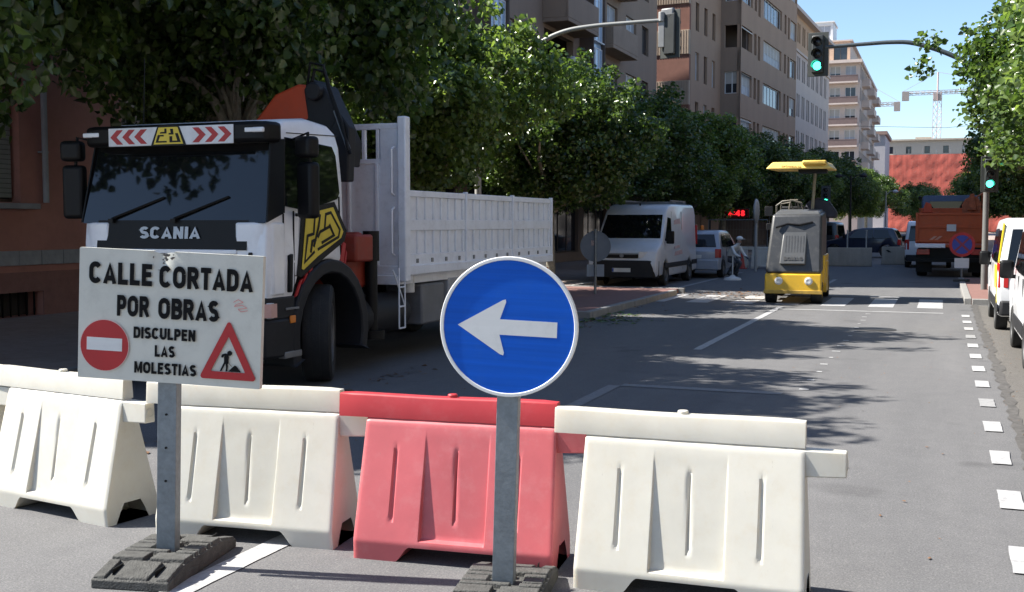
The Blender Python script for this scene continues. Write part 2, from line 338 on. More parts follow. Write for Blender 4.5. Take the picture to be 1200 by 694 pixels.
def circ(r, n=48, cx=0, cy=0, a0=0): return [(cx + r*math.cos(a0 + 2*math.pi*i/n), cy + r*math.sin(a0 + 2*math.pi*i/n)) for i in range(n)]
def rng(seed): return random.Random(seed)

# ------------------------------------------------------------------ ground, road, markings, pavements
def sheet(name, x0, x1, y0, y1, z, m, parent=None, nx=1, ny=1):
    b = MB()
    for i in range(nx):
        for j in range(ny):
            a, c = x0 + (x1-x0)*i/nx, x0 + (x1-x0)*(i+1)/nx; d, e = y0 + (y1-y0)*j/ny, y0 + (y1-y0)*(j+1)/ny
            b.add([(a,d,z),(c,d,z),(c,e,z),(a,e,z)], [(0,1,2,3)])
    return b.build(name, m, parent, smooth=0)
M_GROUND = mat('earth', (0.20, 0.185, 0.16), 0.95, var=0.2, vscale=0.3)
ground = struct(sheet('ground', -900, 900, -500, 1500, -0.03, M_GROUND))
road = struct(sheet('road', -9.0, 2.6, -14, 420, 0.0, M_ASPH))
parking = struct(sheet('parking_lane', 0.66, 2.6, -14, 25.6, 0.004, M_ASPH2))
seam = MB()      # ragged bitumen seam between the lane and the parking strip
rr = rng(3); pl, pr_ = [], []
for i in range(150):
    y = -4 + i*0.2; pl.append((0.60 + rr.uniform(-0.035, 0.03), y)); pr_.append((0.70 + rr.uniform(-0.03, 0.05), y))
for i in range(149):
    seam.add([(*pl[i], 0.008), (*pr_[i], 0.008), (*pr_[i+1], 0.008), (*pl[i+1], 0.008)], [(0,1,2,3)])
seam.build('tar_seam', mat('tar', (0.07, 0.066, 0.062), 0.85, var=0.3, vscale=8, dirt=0.6, dirtcol=(0.18,0.17,0.155)), road, smooth=0)

def patch(name, x0, x1, y0, y1, m, z=0.005, seed=1, wob=0.004):
    """painted marking: a thin sheet with slightly uneven edges"""
    q = rng(seed); n = max(2, int(max(x1-x0, y1-y0) / 0.12)); b = MB(); L_, R_ = [], []
    along_y = (y1-y0) > (x1-x0)
    for i in range(n+1):
        t = i/n
        if along_y: L_.append((x0+q.uniform(-wob,wob), y0+(y1-y0)*t, z)); R_.append((x1+q.uniform(-wob,wob), y0+(y1-y0)*t, z))
        else: L_.append((x0+(x1-x0)*t, y1+q.uniform(-wob,wob), z)); R_.append((x0+(x1-x0)*t, y0+q.uniform(-wob,wob), z))
    b.add(L_ + R_, [(i, n+1+i, n+2+i, i+1) for i in range(n)])
    return b.build(name, m, road, smooth=0)
sd = 10
for i in range(16):
    y = 1.85 + i*1.36
    if y > 24: break
    patch('parking_dash', 0.370, 0.510, y+0.05, y+0.55, M_PAINT if i % 5 != 2 else M_PAINTW, 0.009, sd+i)
for i in range(7):
    x1 = 0.04 - i*0.97
    patch('zebra_stripe', x1-0.50, x1, 24.35, 27.15, M_PAINT, 0.005, 40+i)
patch('stop_line', -3.1, 0.05, 23.0, 23.22, M_PAINTW, 0.005, 60)
patch('stop_line', -3.0, 0.40, 27.75, 27.95, M_PAINT, 0.005, 61)
patch('lane_line', -3.20, -3.08, 15.2, 23.75, M_PAINT, 0.005, 62)
patch('lane_line', -3.34, -3.20, 9.6, 11.5, M_GHOST, 0.005, 63)
patch('lane_line', -3.20, -1.5, 11.48, 11.66, M_GHOST, 0.005, 64)
patch('lane_line', -3.43, -3.28, 3.2, 5.5, M_PAINT, 0.005, 65)
patch('lane_line', -3.15, -3.03, 29.5, 36.0, M_PAINTW, 0.005, 66)
patch('lane_line', -6.75, -6.60, 29.0, 40.0, M_PAINTW, 0.005, 67)
for i in range(16):
    y = 11.9 + i*0.75; patch('paint_spot', -1.36 + rr.uniform(-.02,.02), -1.28 + rr.uniform(-.02,.02), y, y+0.09, M_PAINT, 0.005, 80+i, 0.012)
manhole = MB(); manhole.lathe([(0.001,0.012),(0.26,0.012),(0.27,0.008),(0.33,0.009),(0.335,0.004)], 28, c=(0,0,0))
manhole.build('manhole_cover', mat('cast_iron', (0.05,0.048,0.046), 0.6, 0.5, var=0.3, bump=0.6, bscale=30), road, loc=(-1.0, 19.2, 0))

def pavement(name, x0, x1, y0, y1, kerb_sides, m=M_PAVE):
    p = MB(); p.box(x0, x1, y0, y1, -0.02, 0.118); o = struct(p.build(name, m, smooth=0))
    kb = MB(); kb.box(-0.075, 0.075, 0.006, 0.994, -0.02, 0.132); km = kb.mesh('kerb'); km.materials.append(M_KERB)
    for side in kerb_sides:
        if side in 'LR':
            x = x1 + 0.075 if side == 'R' else x0 - 0.075; n = int(y1 - y0)
            for i in range(min(n, 70)):
                k = link('kerb_stone', km, None, o, 0.012, (x, y0+i, rr.uniform(-.004,.004)))
        else:
            y = y0 - 0.075 if side == 'F' else y1 + 0.075
            for i in range(int(round(x1 - x0))):
                link('kerb_stone', km, None, o, 0.012, (x0+i+1, y, rr.uniform(-.004,.004)), (0,0,R(90)))
    return o
pavement('pavement_left', -15.0, -9.15, -14, 19.4, 'R')
pavement('pavement_corner', -15.0, -6.15, 19.62, 27.4, 'RFB', M_REDTILE)
pavement('pavement_beyond', -15.0, -9.15, 27.6, 230, 'R')
pavement('pavement_right', 2.75, 8.0, -14, 25.6, 'L')
pavement('pavement_right_corner', 0.62, 8.0, 25.9, 36.0, 'LF', M_REDTILE)
pavement('pavement_right_beyond', 2.75, 8.0, 36.2, 260, 'L')

# ------------------------------------------------------------------ water-filled barriers
def sstep(a, b, x): t = min(1, max(0, (x-a)/(b-a))); return t*t*(3-2*t)
def barrier_mesh():
    L, ZT = 1.04, 0.735
    xs = sorted(set([round(-L/2 + i*0.01, 4) for i in range(int(L/0.01)+1)] + [L/2] + [sg*(v) for sg in (-1, 1) for v in (0.168, 0.172, 0.1775, 0.181)]))
    zs = [0, 0.01, 0.03, 0.05, 0.07, 0.085, 0.095, 0.105, 0.115, 0.125, 0.135, 0.15, 0.16, 0.18] + [0.20 + i*0.025 for i in range(17)] + [0.62, 0.64, 0.66, 0.68, 0.70, 0.705, 0.711, 0.717, 0.722, ZT]
    def zb(x):            # underside: two feet with a raised middle
        return 0.082 * sstep(0.31, 0.225, abs(x))
    def half(z):          # half depth of the outer skin
        if z < 0.10: return 0.186 + 0.09*z
        return 0.195 - (z-0.10)/(0.70-0.10)*0.146 - 0.012*sstep(0.700, 0.722, z)
    def yf(x, z):
        y = half(z)
        mid = sstep(-0.1785, -0.171, x) * (1 - sstep(0.171, 0.1785, x))
        zr = sstep(0.120, 0.126, z) * (1 - sstep(0.60, 0.70, z))
        y = y - 0.034*max(0.0, 1 - (z-0.12)/0.56) * mid * zr          # recessed middle panel with a ledge below
        for gx in (-0.335, 0.0, 0.335):
            c = gx + 0.012*(0.4-z)
            y -= 0.013 * math.exp(-((x-c)/0.0085)**4) * sstep(0.20, 0.225, z) * (1 - sstep(0.56, 0.585, z))
        y -= 0.006 * sstep(L/2-0.014, L/2, abs(x))      # rounded end corners
        return y
    vs_, fs_ = [], []; nx, nz = len(xs), len(zs)
    for sgn in (-1, 1):
        for x in xs:
            for z in zs:
                zz = max(z, zb(x)); vs_.append((x - 0.02*(1-zz/0.7)*math.copysign(1, -x)*sstep(0.3,0.5,abs(x)), sgn*yf(x, zz), zz))
    idx = lambda s_, i, j: s_*nx*nz + i*nz + j
    for i in range(nx-1):
        for j in range(nz-1):
            fs_.append((idx(0,i,j), idx(0,i+1,j), idx(0,i+1,j+1), idx(0,i,j+1)))
            fs_.append((idx(1,i,j), idx(1,i,j+1), idx(1,i+1,j+1), idx(1,i+1,j)))
        fs_.append((idx(0,i,0), idx(1,i,0), idx(1,i+1,0), idx(0,i+1,0)))
        fs_.append((idx(0,i,nz-1), idx(0,i+1,nz-1), idx(1,i+1,nz-1), idx(1,i,nz-1)))
    # ends with an arch between the feet
    K = 12
    for e, i in ((0, 0), (1, nx-1)):
        base = len(vs_)
        for j in range(nz):
            a = Vector(vs_[idx(0,i,j)]); c = Vector(vs_[idx(1,i,j)])
            for k in range(K+1):
                p = a.lerp(c, k/K); u = abs(2*k/K - 1); arch = 0.115 * sstep(0.62, 0.40, u)
                p.z = max(p.z, arch); vs_.append(tuple(p))
        for j in range(nz-1):
            for k in range(K):
                q = (base+j*(K+1)+k, base+j*(K+1)+k+1, base+(j+1)*(K+1)+k+1, base+(j+1)*(K+1)+k)
                fs_.append(q[::-1] if e == 0 else q)
    me = bpy.data.meshes.new('shell'); me.from_pydata(vs_, [], fs_); me.update()
    bm = bmesh.new(); bm.from_mesh(me); bmesh.ops.remove_doubles(bm, verts=bm.verts[:], dist=0.0004)
    bmesh.ops.dissolve_degenerate(bm, dist=0.0004, edges=bm.edges[:]); bmesh.ops.recalc_face_normals(bm, faces=bm.faces[:]); bm.to_mesh(me); bm.free()
    me.shade_smooth(); me.set_sharp_from_angle(angle=R(26)); return me
BAR_SHELL = barrier_mesh()
_b = MB(); nseg = 16; rv = []
for i in range(nseg+1):
    x = -0.68 + 1.20*i/nseg; w = 0.036 + 0.0008*math.sin(i*1.7); zt = 0.845 + 0.0022*math.sin(i*0.5+1); e = 0.006 if i in (0, nseg) else 0.0
    rv += [(x,-w-0.004,0.722),(x,w+0.004,0.722),(x,w+0.001-e,zt-0.012),(x,w-0.003-e,zt-0.004),(x,w-0.011-e,zt-e*0.6),(x,-w+0.011+e,zt-e*0.6),(x,-w+0.003+e,zt-0.004),(x,-w-0.001+e,zt-0.012)]
_b.add(rv, [(i*8+j, i*8+(j+1) % 8, (i+1)*8+(j+1) % 8, (i+1)*8+j) for i in range(nseg) for j in range(8)] + [tuple(range(8))[::-1], tuple(range(nseg*8, nseg*8+8))])
BAR_RAIL = _b.mesh('top_rail', 40)
_b = MB(); _b.hexa([(0.44,-0.045,0.585),(0.705,-0.036,0.595),(0.705,0.036,0.595),(0.44,0.045,0.585)], [(0.44,-0.045,0.715),(0.705,-0.034,0.712),(0.705,0.034,0.712),(0.44,0.045,0.715)])
BAR_TONGUE = _b.mesh('tongue', 40)
_b = MB(); _b.lathe([(0.030,0),(0.030,0.004),(0.022,0.006),(0.021,-0.03),(0.001,-0.03)], 18, 'x', (0.703, 0, 0.652)); BAR_SOCK = _b.mesh('socket', 40)
_b = MB(); _b.lathe([(0.001,0.860),(0.022,0.860),(0.026,0.856),(0.026,0.838)], 18, c=(-0.05,0,0)); BAR_CAP = _b.mesh('filler_cap', 40)
def barrier(label, m, x, y, rz):
    t = thing('water_barrier', label, 'barrier', (x, y, 0), R(rz), 'plastic barriers across the road')
    for nm, me, bv in (('shell', BAR_SHELL, 0), ('top_rail', BAR_RAIL, 0), ('tongue', BAR_TONGUE, 0.007), ('socket', BAR_SOCK, 0), ('filler_cap', BAR_CAP, 0)):
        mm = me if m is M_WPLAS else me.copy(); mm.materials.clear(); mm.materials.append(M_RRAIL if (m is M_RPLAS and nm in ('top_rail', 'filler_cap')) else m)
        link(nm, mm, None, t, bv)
    return t
barrier('white plastic barrier cut off by the left edge of the picture', M_WPLAS, -6.15, 5.50, -9)
barrier('white plastic barrier standing left of the road closed sign post, open tongue end', M_WPLAS, -4.96, 5.30, -9)
barrier('white plastic barrier between the road closed sign post and the red barrier', M_WPLAS, -3.57, 5.24, 6)
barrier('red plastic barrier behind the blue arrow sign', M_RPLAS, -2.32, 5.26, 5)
barrier('white plastic barrier at the right end of the row', M_WPLAS, -1.085, 5.19, 2)

# ------------------------------------------------------------------ rubber bases and the two signs
def rubber_base(parent, rz):
    b = MB(); hw, hl = 0.20, 0.385
    b.prism([(-hl,0),(hl,0),(hl,0.045),(0.20,0.085),(-0.20,0.085),(-hl,0.045)], -hw, hw, 'x')
    o = b.build('rubber_base', M_RUBB, parent, 0.006, rot=(0,0,R(rz)))
    p = MB()
    def pad(x0,x1,y0,y1,h=0.028):      # raised pad that follows the sloping ends
        zt = lambda y: 0.085 if abs(y) < 0.20 else 0.085 - (abs(y)-0.20)/(hl-0.20)*0.04
        p.hexa([(x0,y0,zt(y0)-.01),(x1,y0,zt(y0)-.01),(x1,y1,zt(y1)-.01),(x0,y1,zt(y1)-.01)], [(x0+.006,y0+.006,zt(y0)+h),(x1-.006,y0+.006,zt(y0)+h),(x1-.006,y1-.006,zt(y1)+h),(x0+.006,y1-.006,zt(y1)+h)])
    for s in (-1, 1):
        ya, yb = sorted((s*0.378, s*0.212)); pad(-0.197,-0.128,ya,yb,0.014); pad(-0.092,0.092,ya,yb,0.014); pad(0.128,0.197,ya,yb,0.014)
        ya, yb = sorted((s*0.206, s*0.100)); pad(-0.197,-0.020,ya,yb,0.022); pad(0.005,0.197,ya,yb,0.022)
        ya, yb = sorted((s*0.092, s*0.046)); pad(-0.197,0.050,ya,yb,0.022); pad(0.082,0.197,ya,yb,0.022)
    pad(-0.197,-0.068,-0.040,0.040,0.022); pad(0.090,0.197,-0.040,0.040,0.022)
    each(p, 'tread_pad', M_RUBB, o, 0.005)
    g = MB()
    for s in (-1, 1):
        g.box(-0.112,-0.108, s*0.29-0.05, s*0.29+0.05, 0.05, 0.085); g.box(0.108,0.112, s*0.29-0.05, s*0.29+0.05, 0.05, 0.085)
    each(g, 'hand_slot', M_BLACK, o)
    return o
def post_mesh(h):
    b = MB(); w, d, t = 0.050, 0.03, 0.004
    o_ = [(-w,-d),(w,-d),(w,d),(w-0.015,d),(w-0.015,d-t),(w-t,d-t),(w-t,-d+t),(-w+t,-d+t),(-w+t,d-t),(-w+0.015,d-t),(-w+0.015,d),(-w,d)]
    b.prism(o_, 0.03, h, 'z')
    return b
s1 = thing('road_works_sign', 'dented grey-white road closed notice board with no entry and roadworks symbols on rubber base', 'sign', (-3.655, 4.56, 0), R(13))
rubber_base(s1, -2)
post = post_mesh(1.58).build('post', M_GALV, s1, 0.002, rot=(0, R(1.8), 0))
bo = MB()
for z in (0.45, 0.62, 0.79): bo.cyl((-0.002,-0.036,z), (-0.002,-0.028,z), 0.006, 8)
each(bo, 'bolt', M_BLACK, post)
pb = MB()
# panel: folded tray with a crumpled dent in the top edge
PW, PH = 0.955, 0.650; nx, nz = 48, 32
def dent(x, z):
    d = math.exp(-((x+0.045)/0.045)**2 - ((z-PH/2)/0.085)**2)
    return 0.018*d + 0.004*math.sin(x*60+z*40)*math.exp(-((x+0.01)/0.11)**2-((z-PH/2)/0.11)**2) + 0.0012*math.sin(3.1*x+1)*math.cos(4*z)
vs_ = []
for i in range(nx+1):
    for j in range(nz+1):
        x = -PW/2 + PW*i/nx; z = -PH/2 + PH*j/nz
        e = dent(x, z); drop = 0.012*math.exp(-((x+0.045)/0.03)**2) * max(0, (z-0.25)/(PH/2-0.25))
        vs_.append((x, -0.012 + e, z - drop))
fs_ = [(i*(nz+1)+j, (i+1)*(nz+1)+j, (i+1)*(nz+1)+j+1, i*(nz+1)+j+1) for i in range(nx) for j in range(nz)]
pb.add(vs_, fs_)
pb.box(-PW/2, PW/2, -0.0125, 0.022, -PH/2-0.003, -PH/2); pb.box(-PW/2-0.003, -PW/2, -0.0125, 0.022, -PH/2, PH/2); pb.box(PW/2, PW/2+0.003, -0.0125, 0.022, -PH/2, PH/2)
pb.box(-PW/2, -0.09, -0.0125, 0.022, PH/2, PH/2+0.003); pb.box(0.02, PW/2, -0.0125, 0.022, PH/2, PH/2+0.003)
pb.box(-PW/2, PW/2, 0.020, 0.022, -PH/2, PH/2-0.03)
panel = pb.build('sign_panel', M_SIGNW, s1, loc=(0.065, -0.055, 1.283), rot=(0, R(2.6), 0), smooth=50)
TO = -0.0185
for tx, w, h, x, z, bd in (('CALLE', 0.335, 0.110, -0.257, 0.206, 0.045), ('CORTADA', 0.485, 0.110, 0.190, 0.203, 0.045), ('POR', 0.170, 0.105, -0.188, 0.047, 0.045), ('OBRAS', 0.315, 0.105, 0.103, 0.045, 0.045),
                       ('DISCULPEN', 0.325, 0.058, -0.020, -0.083, 0.045), ('LAS', 0.105, 0.058, -0.016, -0.170, 0.045), ('MOLESTIAS', 0.326, 0.058, -0.012, -0.257, 0.045)):
    text_obj(tx, w, h, M_BLK, panel, (x, TO, z), bold=bd, depth=0.001)
b = MB(); b.prism(circ(0.128, 48, -0.336, -0.158), TO+0.001, TO-0.0008); ne = b.build('no_entry_disc', M_SIGNR, panel)
b = MB(); b.ring(circ(0.131, 48, -0.336, -0.158), circ(0.126, 48, -0.336, -0.158), TO+0.001, TO-0.0006); b.build('disc_border', mat('disc_border', (0.62,0.45,0.43), 0.5), panel)
b = MB(); b.box(-0.336-0.094, -0.336+0.094, TO-0.0022, TO-0.0005, -0.158+0.0-0.026, -0.158+0.038); b.build('no_entry_bar', M_SIGNA, panel)
def tri(cx, cy, top, hw, base): return [(cx, top), (cx+hw, base), (cx-hw, base)]
def rtri(cx, top, hw, base, r):     # rounded triangle outline
    P = [Vector((cx, top)), Vector((cx+hw, base)), Vector((cx-hw, base))]; out = []
    for i in range(3):
        a, p, c = P[i-1], P[i], P[(i+1) % 3]; u = (a-p).normalized(); w = (c-p).normalized()
        for k in range(5): t = k/4; q = p + u*r*(1-t)**1.5 + w*r*t**1.5; out.append((q.x, q.y))
    return out
b = MB(); b.ring(rtri(0.316, 0.008, 0.150, -0.290, 0.02), rtri(0.316, -0.075, 0.090, -0.252, 0.006), TO+0.001, TO-0.001); b.build('warning_triangle', M_SIGNR, panel)
b = MB()
cx, cz = 0.305, -0.17
b.prism(circ(0.0125, 14, cx+0.018, cz+0.012), TO+.001, TO-0.001)
for poly in ([(-0.022,0.004),(-0.005,0.010),(0.012,0.006),(0.014,-0.010),(0.012,-0.040),(0.004,-0.040),(0.002,-0.010),(-0.010,-0.002),(-0.018,-0.012),(-0.026,-0.010)],
             [(-0.010,-0.004),(0.004,-0.008),(0.006,-0.034),(-0.010,-0.036)],
             [(-0.010,-0.034),(-0.001,-0.036),(-0.022,-0.079),(-0.031,-0.079)], [(-0.004,-0.034),(0.007,-0.034),(0.010,-0.056),(0.008,-0.079),(-0.001,-0.079),(0.001,-0.056)],
             [(0.006,-0.028),(0.008,-0.031),(0.030,-0.052),(0.028,-0.054)], [(0.012,-0.079),(0.044,-0.048),(0.052,-0.049),(0.078,-0.079)]):
    b.prism([(cx+p[0], cz+p[1]) for p in poly], TO+.001, TO-0.001)
b.build('digging_man_symbol', M_BLK, panel)
b = MB(); q = rng(5)      # scuffs at the dent
for k in range(26):
    a = q.uniform(0, 6.28); r = abs(q.gauss(0, 0.03)); x = -0.045 + r*math.cos(a)*0.9 + 0.02*q.random(); z = PH/2 - 0.012 - abs(r*math.sin(a))*1.6
    w, h = q.uniform(0.003, 0.013), q.uniform(0.002, 0.008); y = -0.012 + dent(x, z) - 0.002
    b.add([(x-w,y,z), (x,y,z-h), (x+w,y,z+h*0.3), (x+w*.2,y,z+h)], [(0,1,2,3)])
b.build('scuff_mark', M_SCUFF, panel, smooth=0)
b = MB()
pts = [(0.335,0.095),(0.36,0.11),(0.385,0.098),(0.35,0.085),(0.34,0.075),(0.38,0.083),(0.405,0.07),(0.36,0.062),(0.375,0.05),(0.41,0.058)]
for i in range(len(pts)-1):
    (x0,z0),(x1,z1) = pts[i], pts[i+1]; dx, dz = x1-x0, z1-z0; l = math.hypot(dx,dz); ox, oz = -dz/l*0.0016, dx/l*0.0016
    b.add([(x0-ox,TO-.0004*(i%2),z0-oz),(x1-ox,TO-.0004*(i%2),z1-oz),(x1+ox,TO-.0004*(i%2),z1+oz),(x0+ox,TO-.0004*(i%2),z0+oz)], [(0,1,2,3)])
b.build('pink_scribble', M_PINK, panel, smooth=0)

s2 = thing('direction_sign', 'round blue keep-left sign with white arrow on grey post in front of red barrier', 'sign', (-1.865, 4.70, 0), R(9))
rubber_base(s2, 1)
post2 = post_mesh(1.5).build('post', M_GALV, s2, 0.002, rot=(0, R(1.6), 0))
b2 = MB(); b2.prism(circ(0.310, 64), -0.006, 0.0); 
disc = b2.build('sign_disc', M_SIGNB, s2, loc=(0.036, -0.050, 1.283), rot=(0, R(2.2), 0))
rim = MB(); rim.ring(circ(0.319, 64), circ(0.302, 64), -0.0105, 0.016); rim.build('rim', mat('sign_rim', (0.70,0.71,0.70), 0.5, 0.1, var=0.05, dirt=0.2), disc, 0.003)
ar = MB(); ar.prism([(-0.236,-0.002),(-0.030,0.120),(-0.016,0.124),(-0.014,0.112),(-0.040,0.033),(0.224,0.033),(0.224,-0.037),(-0.040,-0.037),(-0.016,-0.118),(-0.019,-0.130),(-0.034,-0.126)], -0.0067, -0.005)
ar.build('arrow', M_SIGNA, disc)
b = MB(); b.box(-0.05,0.05,0.0,0.03,0.12,0.15); b.box(-0.05,0.05,0.0,0.03,-0.15,-0.12); b.build('clamp', M_GALV, disc)

# ------------------------------------------------------------------ wheels and vehicle shells
def wheel(parent, x, y, r, w, side, rim=0.58, m_rim=None, name='wheel'):
    """tyre (thing part) with a rim sub-part; side = +1 / -1 outer face along x"""
    t = MB(); h = w/2
    t.lathe([(r*0.60,-h*0.8),(r*0.70,-h),(r*0.92,-h),(r*0.985,-h*0.86),(r,-h*0.6),(r*0.994,-h*0.3),(r,-h*0.28),(r,h*0.28),(r*0.994,h*0.3),(r,h*0.6),(r*0.985,h*0.86),(r*0.92,h),(r*0.70,h),(r*0.60,h*0.8)], 32, 'x')
    o = t.build(name, M_TYRE, parent, loc=(x, y, r))
    q = MB(); s = side
    q.lathe([(r*0.63, s*h*0.80),(r*0.60,s*h*0.95),(r*rim,s*h*0.9),(r*rim*0.93,s*h*0.45),(r*0.34,s*h*0.30),(r*0.28,s*h*0.75),(r*0.20,s*h*0.85),(0.001,s*h*0.85)], 24, 'x')
    for k in range(8):
        a = k*math.pi/4; q.cyl((s*h*0.25, r*0.40*math.cos(a), r*0.40*math.sin(a)), (s*h*0.42, r*0.40*math.cos(a), r*0.40*math.sin(a)), r*0.03, 6)
    q.build('rim', m_rim or M_RIM, o)
    return o
class Shell:
    """side profile (y,z) pulled across x with tumblehome and rounded edges"""
    def __init__(s, prof, hw, taper, zmid, e=0.06): s.p = prof; s.hw = hw; s.tp = taper; s.zm = zmid; s.e = e
    def w(s, z): return s.hw - s.tp*max(0, z - s.zm) - 0.25*s.tp*max(0, s.zm - z)
    def body(s, mb):
        p = s.p; n = len(p); cy = sum(a for a, _ in p)/n; cz = sum(b for _, b in p)/n
        def inset(q, d):
            out = []
            for i in range(n):
                a = Vector(q[i-1]); b = Vector(q[i]); c = Vector(q[(i+1) % n])
                n1 = Vector((-(b-a).y, (b-a).x)).normalized(); n2 = Vector((-(c-b).y, (c-b).x)).normalized()
                m = n1 + n2; m = m / max(0.5, m.dot(n1)) if m.length > 1e-5 else n1
                out.append(tuple(b + m*d))
            return out
        area = sum(p[i][0]*p[(i+1)%n][1]-p[(i+1)%n][0]*p[i][1] for i in range(n))
        if area < 0: p = p[::-1]
        e = s.e; i1 = inset(p, e); i2 = inset(p, e*0.3)
        rings = []
        for sg in (-1, 1):
            seq = [(i1, 0.0), (i2, e*0.3), (p, e)]
            if sg == 1: seq = seq[::-1]
            for pr, din in seq: rings.append([(sg*(s.w(z)-din), y, z) for y, z in pr])
        vs_ = [v for r_ in rings for v in r_]; fs_ = []
        for k in range(len(rings)-1):
            for i in range(n):
                j = (i+1) % n; fs_.append((k*n+i, k*n+j, (k+1)*n+j, (k+1)*n+i))
        fs_.append(tuple(range(n))[::-1]); fs_.append(tuple(range((len(rings)-1)*n, len(rings)*n)))
        mb.add(vs_, [f for f in fs_]); return mb
    def side(s, mb, poly, sg, out=0.006, inn=0.01):
        n = len(poly); vs_ = [(sg*(s.w(z)+out), y, z) for y, z in poly] + [(sg*(s.w(z)-inn), y, z) for y, z in poly]
        fs_ = [tuple(range(n)), tuple(range(n, 2*n))[::-1]] + [(i, n+i, n+(i+1)%n, (i+1)%n) for i in range(n)]
        mb.add(vs_, fs_); return mb
def across(mb, a, b, ha, hb, out=0.006, thick=0.02, sub=1):
    """panel between profile points a and b ((y,z)), half widths ha/hb; proud of the surface by out"""
    a = Vector(a); b = Vector(b); d = (b-a).normalized(); nrm = Vector((-d.y, d.x))
    for k in (out, out-thick):
        pa = a + nrm*k; pb = b + nrm*k
        mb.add([(-ha, pa.x, pa.y), (ha, pa.x, pa.y), (hb, pb.x, pb.y), (-hb, pb.x, pb.y)], [(0,1,2,3)])
    o = len(mb.v) - 8
    for i in range(4): mb.f.append((o+i, o+(i+1) % 4, o+4+(i+1) % 4, o+4+i))
    return mb

# ------------------------------------------------------------------ white flatbed truck with folded crane
T = thing('flatbed_truck', 'large white flatbed lorry with orange folded crane parked in tree shade behind the barriers', 'truck', (-7.45, 9.42, 0))
cabp = [(0.05,0.88),(0.02,1.30),(0.03,1.55),(0.06,1.82),(0.13,2.15),(0.24,2.58),(0.34,2.74),(0.52,2.83),(0.95,2.875),(1.38,2.84),(1.54,2.76),(1.61,2.60),(1.63,2.2),(1.63,1.25),(1.55,1.25),(1.30,1.34),(0.98,1.34),(0.66,1.20),(0.50,0.88)]
cab = Shell(cabp, 1.165, 0.07, 1.75, 0.075)
b = MB(); cab.body(b); cabo = b.build('cab_shell', M_TWHITE, T, 0.012)
# windscreen, black corner pillars, grille
b = MB(); across(b, (0.05,1.76), (0.24,2.57), 1.135, 1.085, 0.012); ws = b.build('windscreen', M_GLASS, T, 0.01)
b = MB()
for s in (-1, 1): cab.side(b, [(0.03,1.76),(0.36,1.86),(0.47,2.62),(0.20,2.60)], s, 0.008)
each(b, 'window_pillar', M_BLACK, T)
for s in (-1, 1):
    b = MB(); cab.side(b, [(0.36,1.93),(0.62,1.90),(1.10,1.95),(1.44,2.02),(1.50,2.09),(1.47,2.50),(1.40,2.60),(0.46,2.64)], s, 0.010); b.build('side_window', M_GLASS, T, 0.006)
b = MB(); across(b, (0.018,1.49), (0.053,1.77), 0.93, 0.93, 0.016, 0.03); gr = b.build('grille_panel', M_BLACK, T, 0.012)
text_obj('SCANIA', 0.76, 0.125, mat('chrome_letters', (0.36,0.365,0.38), 0.4, 0.5), gr, (0.0, 0.012, 1.655), rot=(R(-6), 0, 0), bold=0.02, depth=0.006)
b = MB(); b.box(-0.82,0.82,-0.005,0.03,1.44,1.485); b.build('white_strip', M_TWHITE, T, 0.008)
for k in range(4):
    b = MB(); b.box(-0.80,0.80,-0.012,0.035,1.33-k*0.12,1.41-k*0.12); b.build('grille_bar', M_DGREY, T, 0.01)
b = MB(); b.box(-0.81,0.81,0.024,0.05,0.90,1.44); b.build('grille_backing', M_BLACK, T)
# front corners and bumper
for s in (-1, 1):
    b = MB(); b.prism([(s*0.80,0.012),(s*1.00,0.012),(s*1.10,0.045),(s*1.172,0.13),(s*1.176,0.34),(s*1.12,0.34),(s*0.80,0.09)], 1.02, 1.76, 'z'); b.build('corner_panel', M_TWHITE, T, 0.02)
    b = MB(); b.box(s*0.985-0.02, s*0.985+0.02, -0.012, 0.02, 1.06, 1.46); b.build('air_slot', M_DGREY, T, 0.008)
    b = MB(); b.prism([(s*0.86,-0.022),(s*1.05,-0.012),(s*1.165,0.07),(s*1.172,0.16),(s*0.86,0.16)], 0.79, 0.95, 'z'); hl = b.build('headlight', M_LAMP, T, 0.012)
    b = MB(); b.prism([(s*1.09,-0.004),(s*1.178,0.068),(s*1.184,0.165),(s*1.09,0.15)], 0.80, 0.94, 'z'); b.build('indicator_lens', mat('indicator_lens', (0.62,0.36,0.3), 0.2), hl)
b = MB(); b.prism([(-1.18,0.16),(-1.13,0.0),(-0.90,-0.055),(0.90,-0.055),(1.13,0.0),(1.18,0.16),(1.18,0.52),(-1.18,0.52)], 0.38, 0.78, 'z'); bump = b.build('bumper', M_DGREY, T, 0.03)
b = MB(); b.prism([(-1.17,0.14),(-1.12,0.02),(1.12,0.02),(1.17,0.14),(1.17,0.52),(-1.17,0.52)], 0.77, 1.00, 'z'); b.build('bumper_top', M_DGREY, bump, 0.015)
b = MB(); b.box(1.10,1.19,0.30,0.62,0.36,0.43); b.build('step_tread', M_STEEL, bump, 0.01)
b = MB(); b.box(1.178,1.186,0.33,0.58,0.86,0.885); b.build('step_strip', M_STEEL, bump, 0.004)
b = MB(); b.box(1.175,1.195,0.40,0.50,0.72,0.80); b.build('side_marker', M_AMB, T, 0.008)
for s in (-0.95, 0.95):
    b = MB(); b.lathe([(0.001,-0.06),(0.06,-0.062),(0.075,-0.055),(0.078,0.0)], 18, 'y', (s*0.9, 0, 0.58)); b.build('fog_lamp', M_LAMP, T)
